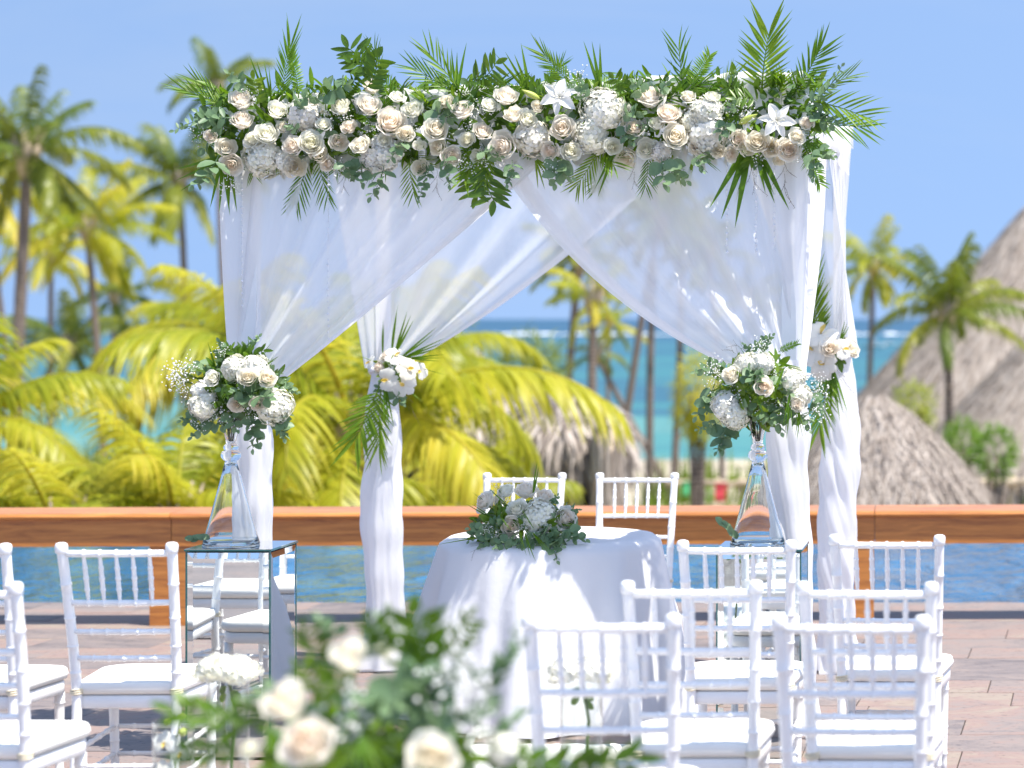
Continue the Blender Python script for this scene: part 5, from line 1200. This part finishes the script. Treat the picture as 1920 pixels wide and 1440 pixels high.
for a, b_, kind, k, off, wd in [((760,1290),(640,1330),'euc',3,.12,.8),((800,1300),(700,1350),'euc',0,.14,1),((740,1330),(850,1270),'euc',3,.12,1),((770,1360),(880,1300),'euc',0,.14,1),((820,1330),(790,1230),'euc',1,.1,1),((700,1250),(690,1150),'euc',2,.02,1),((640,1200),(600,1150),'euc',1,.02,1),((890,1300),(950,1195),'euc',2,.02,.7),((900,1330),(985,1185),'euc',2,.02,.6),((880,1340),(930,1330),'euc',1,.04,1),((520,1300),(455,1290),'euc',1,.04,1),((520,1370),(430,1340),'ruscus',0,.03,1.2),((470,1380),(330,1335),'ruscus',1,.03,.8),((460,1420),(340,1420),'ruscus',0,.02,1),((900,1400),(1010,1420),'ruscus',1,.04,1),((960,1420),(1100,1425),'ruscus',0,.04,.9),((1020,1430),(1180,1420),'ruscus',1,.04,.8),((770,1270),(770,1160),'ruscus',1,.04,1.5),((720,1230),(690,1170),'ruscus',1,.04,1.5),((830,1240),(870,1160),'ruscus',0,.04,1.2),((600,1260),(570,1190),'ruscus',2,.02,1.2),((620,1280),(600,1195),'blades',1,.02,1),((770,1250),(815,1125),'blades',1,.04,.9),((800,1260),(860,1180),'blades',0,.04,.8),((700,1390),(600,1440),'frond_long',0,.16,1),((690,1390),(760,1450),'blades',3,.16,1),((680,1380),(690,1470),'blades',1,.18,1),((620,1330),(560,1260),'ruscus',0,.06,1.2),((860,1380),(930,1440),'blades',3,.12,1),((780,1400),(850,1440),'euc',3,.16,1),((640,1440),(520,1450),'frond_long',1,.1,1),((650,1330),(640,1240),'frond_fern',0,.08,1.2),((900,1400),(960,1320),'euc',2,.02,.7),((1000,1400),(1030,1330),'twig',0,.0,.6)]:
    green(e, kind, P(a[0], a[1], FY - off), P(b_[0], b_[1], FY - off - .03), (RG.uniform(-.4, .4), -1, RG.uniform(.1, .7)), k, wd)
for px, py in ((836,1300),(843,1340),(864,1236),(659,1340),(905,1370),(870,1300),(646,1360)):
    p = P(px, py, FY - .14); green(e, 'breath_big', p + Vector((0, .04, -.025)), p + Vector((RG.uniform(-.02, .02), -.02, .028)), (1, RG.uniform(-1, 1), 0))
filler(e, 'foliage', fpf, 380, 0.06, M['ruscus'], 101); filler(e, 'foliage', fpf, 260, 0.05, M['euc'], 102, 0.7); filler(e, 'foliage', fpf, 160, 0.06, M['areca'], 103, 0.3)

# ================================================================== BACKGROUND PALMS
def frond_mb(seed, e0, bend, n=46, droop=0.7, leaf=0.30, W=0.042):
    """coconut frond, length ~1, base at origin, starting at elevation e0 (deg) in the XZ plane and bending down"""
    r_ = random.Random(seed); b = MB(); pts = [Vector((0, 0, 0))]; ns = 24
    for i in range(ns):
        a = radians(e0 - bend * ((i + .5) / ns) ** 1.25); pts.append(pts[-1] + Vector((cos(a), 0, sin(a))) / ns)
    b.tube(pts, [0.016 * (1 - .85 * i / ns) + .0015 for i in range(ns + 1)], 5, True, 0.75)
    for i in range(n):
        t = 0.16 + 0.84 * (i + 0.5) / n; k = t * ns; i0 = min(ns - 1, int(k)); p = lerp(pts[i0], pts[i0 + 1], k - i0)
        tg = (pts[i0 + 1] - pts[i0]).normalized(); up = Vector((-tg.z, 0, tg.x))
        ln = leaf * (sin(pi * (0.16 + 0.74 * t)) ** 0.6) * r_.uniform(.72, 1.15)
        for s_ in (-1, 1):
            if r_.random() < 0.07: continue
            fw = 0.35 + 0.75 * t + r_.uniform(-.2, .2); d = (Vector((0, s_, 0)) + tg * fw + up * r_.uniform(.05, .3)).normalized()
            rows, at = [], []; aa = r_.uniform(0, .5) + 0.25 * t
            q = p.copy(); dd = d.copy()
            sdv = tg * 0.9 + Vector((0, 0, 0.25 * r_.uniform(-1, 1))); 
            for j in range(5):
                v = j / 4; wd = W * .5 * (0.7 + 0.6 * sin(pi * min(1, v * 1.2))) * (1 - v ** 2.2) + 0.0008
                sv = (sdv - dd * sdv.dot(dd)).normalized()
                rows.append([q - sv * wd, q + sv * wd]); at.append([min(1, aa + .35 * v * v)] * 2)
                dd = (dd + Vector((0, 0, -1)) * droop * r_.uniform(.25, .5)).normalized(); q = q + dd * (ln / 4)
            b.grid(rows, att=at)
    return b
ELEV = [(82, 45), (62, 70), (42, 85), (20, 85), (-5, 70), (-35, 45)]
ELEV_Y = [(75, 70), (56, 95), (40, 108), (20, 100), (0, 80), (-30, 50)]
def frond_set(mat, n, droop, leaf, W, ELEV=ELEV): return [[frond_mb(100 * i + k, e0, bd * q, n, droop, leaf, W).mesh('frond', mat) for k, q in ((1, 1.0), (2, 0.75))] for i, (e0, bd) in enumerate(ELEV)]
FSET = {'green': frond_set(M['frond_green'], 44, 1.35, 0.27, 0.019), 'yellow': frond_set(M['frond_yellow'], 64, 1.0, 0.38, 0.015, ELEV_Y), 'mixed': frond_set(M['frond_yellow'], 44, 1.3, 0.28, 0.019)}
PG = 'coconut palms in the garden beyond the pool'
def palm(px, py, D, Lpx, bpx, tw, style, label, nf=18, seed=1, tilt=None, low=True, base_z=GZ):
    r_ = random.Random(seed * 7 + 3); top = P(px, py, D); s_ = F / D; R = tw / s_ / 2
    base = Vector(((bpx - CX) / F * D, D + r_.uniform(-.6, .6), base_z - 0.05))
    e = empty('coconut_palm', base, label, 'palm tree', PG)
    pts, rad = [], []; mid = (base + top) / 2 + Vector((r_.uniform(-.25, .25), 0, 0)) * (top - base).length * 0.12
    for i in range(25):
        t = i / 24; pts.append(bez(base, mid, top, t) - base); rad.append(R * (1.55 - 0.55 * min(1, t * 5)) * (1 - 0.25 * t) * (1 + 0.05 * (i % 2)))
    b = MB(); b.tube(pts, rad, 10); ob('trunk', b.mesh('trunk', M['bark']), e, base)
    b = MB()
    for k in range(14):      # fibrous frond stubs round the growing point
        a = k * 2.4; b.tube([Vector((R * .4 * cos(a), R * .4 * sin(a), -R * 3)), Vector((R * 1.5 * cos(a), R * 1.5 * sin(a), R * .5)), Vector((R * 2.4 * cos(a), R * 2.4 * sin(a), R * (2 + k % 3)))], [R * .7, R * .45, R * .12], 5)
    ob('crown_shaft', b.mesh('crown_shaft', M['log']), e, top)
    Ln = Lpx / s_
    for i in range(nf):
        t = (i + .5) / nf; az = i * 2.39996 + r_.uniform(-.25, .25) + seed
        cls = min(5, int(t * (6 if low else 5))); me = FSET[style][cls][r_.randrange(2)]
        q = Quaternion((0, 0, 1), az) @ Quaternion((0, 1, 0), radians(r_.uniform(-8, 8))) @ Quaternion((1, 0, 0), radians(r_.uniform(-20, 20)))
        l = Ln * r_.uniform(.85, 1.12) * (0.8 + 0.25 * sin(pi * t)); ob('frond', me, e, top + Vector((cos(az), sin(az), 0)) * R * .6, q, l)
    return e
palm(52, 290, 62, 195, 18, 26, 'green', 'tallest palm at the far left, thick grey trunk, crown high against the sky', 22, 1)
palm(163, 432, 70, 165, 196, 15, 'mixed', 'palm with slim straight trunk and orange-tinged crown left of the arbor', 20, 2)
palm(336, 340, 75, 165, 345, 15, 'green', 'dark-crowned palm against the sky just left of the garland', 20, 3)
palm(408, 165, 84, 120, 452, 12, 'green', 'highest palm crown peeping over the left end of the garland', 16, 4)
palm(96, 470, 82, 120, 92, 12, 'mixed', 'small palm with thin trunk between the two tall left palms', 16, 5)
palm(-30, 340, 66, 170, 60, 13, 'mixed', 'palm leaning in from the left picture edge', 16, 6)
palm(215, 560, 86, 120, 212, 11, 'green', 'dark green palm low behind the slim straight trunk', 16, 7)
palm(352, 585, 84, 105, 350, 10, 'mixed', 'pale small palm in the gap left of the front curtain', 14, 8)
palm(130, 650, 74, 120, 75, 14, 'green', 'bushy dark palm under the tall left palms', 18, 9)
palm(1085, 492, 62, 120, 1046, 17, 'green', 'dark palm seen in the opening between the swept curtains', 18, 10)
palm(1112, 560, 56, 100, 1108, 20, 'mixed', 'palm with orange crown base and stout trunk in the curtain opening', 12, 11)
palm(1143, 605, 76, 72, 1146, 9, 'mixed', 'small yellow palm against the sea between the curtains', 12, 12)
palm(1236, 420, 60, 120, 1148, 15, 'green', 'palm leaning right, crown veiled by the right curtain', 14, 13)
palm(1232, 360, 66, 120, 1218, 15, 'green', 'upright palm veiled by the right curtain, thin trunk in front of the sea', 14, 14)
palm(1278, 440, 64, 110, 1262, 14, 'green', 'palm veiled by the right curtain, trunk just left of the round drooping palm', 14, 15)
palm(1118, 665, 68, 70, 1268, 13, 'green', 'thin palm trunk slanting down to the right across the sea', 8, 16)
palm(1776, 590, 52, 170, 1776, 19, 'green', 'palm with straight dark trunk in front of the thatched roofs', 19, 18, low=False)
palm(1638, 505, 78, 115, 1622, 12, 'mixed', 'palm half hidden by the rightmost curtain', 16, 19)
palm(1398, 560, 58, 110, 1420, 12, 'green', 'palm behind the right curtain, dim through the cloth', 14, 20)
palm(1330, 480, 62, 110, 1352, 11, 'green', 'second palm dim through the right curtain', 14, 21)
# near young palms with big yellow-green leaves
palm(668, 800, 22, 440, 665, 44, 'yellow', 'big young palm behind the back left post, arching yellow-green leaves and dark trunk', 20, 31, low=False)
palm(-75, 805, 24, 330, -60, 40, 'yellow', 'big young palm reaching in from the left edge with long yellow leaves', 20, 32)
palm(330, 985, 20, 310, 330, 40, 'yellow', 'low young palm right behind the rail under the left bouquet', 20, 33, low=False)
palm(110, 1010, 19.5, 290, 110, 40, 'yellow', 'low young palm behind the rail at the lower left', 20, 34, low=False)
palm(545, 1010, 25, 330, 545, 34, 'yellow', 'low young palm behind the rail between the left posts', 18, 35, low=False)
palm(850, 990, 27, 270, 850, 34, 'yellow', 'low young palm behind the rail left of the table flowers', 18, 36, low=False)
palm(470, 660, 32, 300, 480, 30, 'yellow', 'young palm veiled by the front left curtain, leaves showing on its left', 18, 37)
palm(575, 790, 44, 230, 560, 22, 'mixed', 'mid-distance palm between the left curtains', 16, 39)

palm(790, 665, 33, 270, 790, 24, 'yellow', 'mid-distance palm arching in front of the small thatched roof', 11, 41, low=False)
# ground cover and shrubs filling the garden
r_ = random.Random(12); b = MB()
for k in range(2600):
    D = r_.uniform(24, 78); px = r_.uniform(-60, 1010) if r_.random() < .8 else r_.uniform(1200, 2000)
    p = Vector(((px - CX) / F * D, D, GZ)); hgt = r_.uniform(0.4, 1.6)
    for j in range(4):
        a = r_.uniform(0, 6.28); d = Vector((cos(a) * .6, sin(a) * .6, 1)); blade_mb(b, p + Vector((r_.uniform(-.3, .3), r_.uniform(-.3, .3), 0)), d, (cos(a), sin(a), .4), hgt, 0.12, r_.uniform(.2, .6), 3, r_.uniform(0, .6))
o = ob('ground_cover', b.mesh('ground_cover', M['grass'])); tag(o, 'mixed green ground cover under the garden palms', 'ground cover', None, 'stuff')
def shrub(px, py, D, wpx, hpx, mat, label, n=900, base_py=None, fan=False):
    s_ = F / D; c = P(px, py, D); rx, rz = wpx / s_ / 2, hpx / s_ / 2
    e = empty('shrub', (c.x, D, GZ), label, 'shrub', 'shrubs in the garden'); r_ = random.Random(px)
    b = MB()
    for k in range(n):
        d = Vector((r_.gauss(0, 1), r_.gauss(0, 1), r_.gauss(0, 1))).normalized(); q = r_.uniform(.35, 1) ** .6
        p = Vector((d.x * rx, d.y * rx, d.z * rz)) * q * r_.uniform(.85, 1.1); dd = (d + Vector((0, 0, -.5 if not fan else .2)) + Vector((r_.uniform(-.5, .5), r_.uniform(-.5, .5), r_.uniform(-.5, .5)))).normalized()
        blade_mb(b, p, dd, d + Vector((0, 0, .5)), rx * r_.uniform(.35, .6), rx * .07, .35, 3, r_.uniform(0, .7))
    ob('crown', b.mesh('crown', mat), e, c, kind='stuff')
    b = MB()
    for k in range(3): b.tube([Vector((.06 * k - .06, 0, 0)), Vector((.1 * k - .1, 0, (c.z - GZ) * .6)), Vector((.15 * (k - 1), 0, c.z - GZ))], [.08, .06, .04], 6)
    ob('stem', b.mesh('stem', M['bark']), e, e.location)
shrub(1308, 745, 46, 92, 175, M['frond_yellow'], 'weeping yellow-green shrub on a stem, left of the right vase', 1300)
shrub(1712, 770, 40, 82, 110, M['frond_yellow'], 'round yellow-green shrub on a stem above the near thatched roof')
shrub(1805, 830, 44, 72, 90, M['areca'], 'bright green bushy plant right of the dark palm trunk', 700, fan=True)
shrub(1868, 850, 42, 80, 110, M['areca'], 'bright green fan-leaved plant at the right edge', 700, fan=True)
shrub(1000, 700, 50, 130, 150, M['frond_green'], 'dark green shrub behind the small thatched roof', 900)
shrub(1300, 930, 66, 90, 40, M['areca'], 'low green plants at the beach fence', 500)

# ================================================================== THATCHED HUTS
def thatched(name_label, px, apex_py, D, eave_py, half_px, ns, seed, shag=1.0, group='thatched huts beyond the pool', curve=0.0, posts=8, blade_len=0.55, bw=0.05):
    s_ = F / D; apex = P(px, apex_py, D); ez = P(px, eave_py, D).z; R = half_px / s_
    e = empty('thatched_hut', (apex.x, D, GZ), name_label, 'hut', group); r_ = random.Random(seed)
    hgt = apex.z - ez
    def pt(t, a, off=0.0):   # t 0 apex .. 1 eave
        rr = R * t * (1 + 0) + off; zz = apex.z - hgt * (t ** (1 + curve)) ; return Vector((apex.x + rr * cos(a), D + rr * sin(a), zz + off * .6))
    b = MB(); rows = [[pt(max(t, .004), 2 * pi * j / 40) - Vector(e.location) for j in range(40)] for t in [k / 10 for k in range(11)]]
    b.grid(rows, True, [[0.35] * 40] * 11); rs = ob('roof_shell', b.mesh('roof_shell', M['thatch']), e, e.location)
    b = MB()
    for k in range(ns):
        t = sqrt(r_.random()); a = r_.uniform(pi, 2 * pi) if r_.random() < .85 else r_.uniform(0, pi)
        p = pt(t, a, r_.uniform(0.0, .05) * shag); q = pt(min(1.2, t + .12), a, 0); d = (q - p).normalized() + Vector((r_.uniform(-.25, .25), r_.uniform(-.25, .25), r_.uniform(-.05, .22))) * shag
        out = Vector((cos(a), sin(a), .9))
        blade_mb(b, p - Vector(e.location), d, out, blade_len * r_.uniform(.6, 1.3), bw * r_.uniform(.6, 1.4), r_.uniform(.05, .35), 2, r_.random(), .2, .7)
    for k in range(ns // 4):   # fringe hanging from the eave
        a = r_.uniform(pi, 2 * pi) if r_.random() < .8 else r_.uniform(0, pi); p = pt(r_.uniform(.94, 1.0), a, .02)
        d = Vector((cos(a) * .35, sin(a) * .35, -1)) + Vector((r_.uniform(-.2, .2), r_.uniform(-.2, .2), 0)); blade_mb(b, p - Vector(e.location), d, Vector((cos(a), sin(a), .2)), blade_len * r_.uniform(.7, 1.6), bw * 1.1, .1, 2, r_.random(), .2, .7)
    ob('thatch', b.mesh('thatch', M['thatch']), rs, e.location, kind='stuff')
    for k in range(posts):
        a = 2 * pi * (k + .5) / posts; x, y = apex.x + R * .82 * cos(a), D + R * .82 * sin(a)
        b = MB(); b.tube([(0, 0, 0), (0, 0, ez + hgt * .15 - GZ)], [.10, .085], 8); ob('post', b.mesh('post', M['log']), e, (x, y, GZ))
    b = MB(); b.lathe([(R * .78, 0), (R * .78, ez + hgt * .12 - GZ)], 24); ob('interior_shade', b.mesh('interior_shade', M['dark']), e, e.location)  # near-black cylinder stands in for the shade under the open roof
    return e
thatched('near thatched hut at the right, shaggy fringed roof just beyond the rail', 1640, 745, 24, 915, 195, 10000, 1, 1.6, curve=0.35, blade_len=.38, bw=.016)
thatched('huge thatched roof rising to the right picture edge', 1985, 318, 78, 850, 470, 12000, 2, 1.0, blade_len=1.0, bw=.06)
thatched('second big thatched roof at the right edge in front of the huge one', 2040, 520, 62, 865, 345, 9000, 3, 1.0, blade_len=.85, bw=.05)
thatched('small thatched hut in the curtain opening, upper roof with pale ridge', 880, 648, 37, 785, 150, 3600, 4, 1.2, blade_len=.45, bw=.05)
thatched('low thatched hut with hanging straw sides right of the young palm', 1060, 735, 30, 800, 112, 2600, 5, 1.8, curve=1.0, blade_len=.65, bw=.05)
# straw-clad pillar under the low hut
e = empty('straw_pillar', (P(1140, 800, 29).x, 29, GZ), 'straw-clad pillar below the low thatched roof', 'pillar'); r_ = random.Random(8); b = MB()
for k in range(900):
    a = r_.uniform(0, 2 * pi); z = r_.uniform(0.2, 4.3); R = .20; blade_mb(b, (R * cos(a), R * sin(a), z), (cos(a) * .1, sin(a) * .1, -1), (cos(a), sin(a), .1), .6, .05, .05, 2, r_.random(), .2, .7)
ob('straw', b.mesh('straw', M['thatch']), e, e.location, kind='stuff'); b = MB(); b.tube([(0, 0, 0), (0, 0, 4.2)], .19, 10); ob('core', b.mesh('core', M['log']), e, e.location)

# ================================================================== BEACH DETAILS
def fence(px0, px1, py, D, label, post_px):
    p0, p1 = P(px0, py, D), P(px1, py, D); e = empty('log_fence', (p0.x, D, GZ), label, 'fence', 'log fences on the beach'); r_ = random.Random(px0)
    for dz in (0.0, -0.62):
        n = 14; b = MB(); b.tube([(p1 - p0) * (i / n) + Vector((0, r_.uniform(-.03, .03), r_.uniform(-.04, .04))) for i in range(n + 1)], [.085 * r_.uniform(.8, 1.2) for _ in range(n + 1)], 7); ob('log_rail', b.mesh('log_rail', M['log']), e, p0 + Vector((0, 0, dz)))
    x = px0 + 12
    while x < px1:
        q = P(x, py, D); b = MB(); b.tube([(r_.uniform(-.15, .15), 0.02, 0), (0, 0.02, q.z + .12 - GZ)], [.11, .09], 7); ob('post', b.mesh('post', M['log']), e, (q.x, D + .12, GZ)); x += post_px
fence(1250, 1470, 906, 62, 'pale log fence along the beach behind the right vase', 42)
fence(1810, 1990, 905, 50, 'pale log fence below the thatched roofs at the right edge', 38)
for px, py, mt, lab, w_, h_ in ((1352, 922, 'red', 'red towel hung on the beach fence', .32, .5), (1290, 916, 'green_cloth', 'green towel hung on the beach fence', .3, .4)):
    q = P(px, py, 61.8); b = MB(); rows = [[(w_ * (i / 8 - .5), .03 * sin(i * 1.6) - .03 + .02 * sin(j), h_ * (.5 - j / 6)) for i in range(9)] for j in range(7)]
    b.grid(rows); b.grid([[(x, y - .012, z) for x, y, z in r] for r in rows]); o = ob('towel', b.mesh('towel', M[mt]), None, q); tag(o, lab, 'towel', 'towels on the fence')
def boat(px, D, Ln, label):
    p = Vector(((px - CX) / F * D, D, GZ - 0.5)); e = empty('motor_boat', p, label, 'boat', 'boats on the sea')
    b = MB(); rows = []
    for i in range(13):
        t = i / 12; wd = Ln * .16 * (sin(pi * min(1, .35 + t * .65)) ** .6 if t < 1 else .02); z1 = Ln * (.14 + .07 * t * t); x = Ln * (t - .5)
        rows.append([(x, -wd, z1), (x, -wd * .8, z1 * .3), (x, 0, -.1), (x, wd * .8, z1 * .3), (x, wd, z1)])
    b.grid(rows); b.poly([(r[0][0], r[0][1], r[0][2] - .03) for r in rows] + [(r[4][0], r[4][1], r[4][2] - .03) for r in reversed(rows)]); ob('hull', b.mesh('hull', M['hull']), e, p)
    b = MB(); b.box((-Ln * .2, -Ln * .1, Ln * .14), (Ln * .12, Ln * .1, Ln * .27)); ob('cabin', b.mesh('cabin', M['hull'], False), e, p)
    b = MB(); b.box((-Ln * .17, -Ln * .102, Ln * .19), (Ln * .09, -Ln * .1005, Ln * .24)); ob('window', b.mesh('window', M['dark'], False), e, p)
    b = MB(); b.box((-Ln * .24, -Ln * .12, Ln * .34), (Ln * .1, Ln * .12, Ln * .355)); ob('sun_roof', b.mesh('sun_roof', M['hull'], False), e, p)
    for sx in (-.2, .06):
        b = MB(); b.tube([(Ln * sx, 0, Ln * .26), (Ln * sx, 0, Ln * .345)], Ln * .008, 5); ob('roof_support', b.mesh('roof_support', M['hull']), e, p)
boat(1638, 470, 5.2, 'white motor boat on the sea beside the rightmost curtain')
boat(1668, 520, 3.5, 'smaller white boat farther right on the sea')
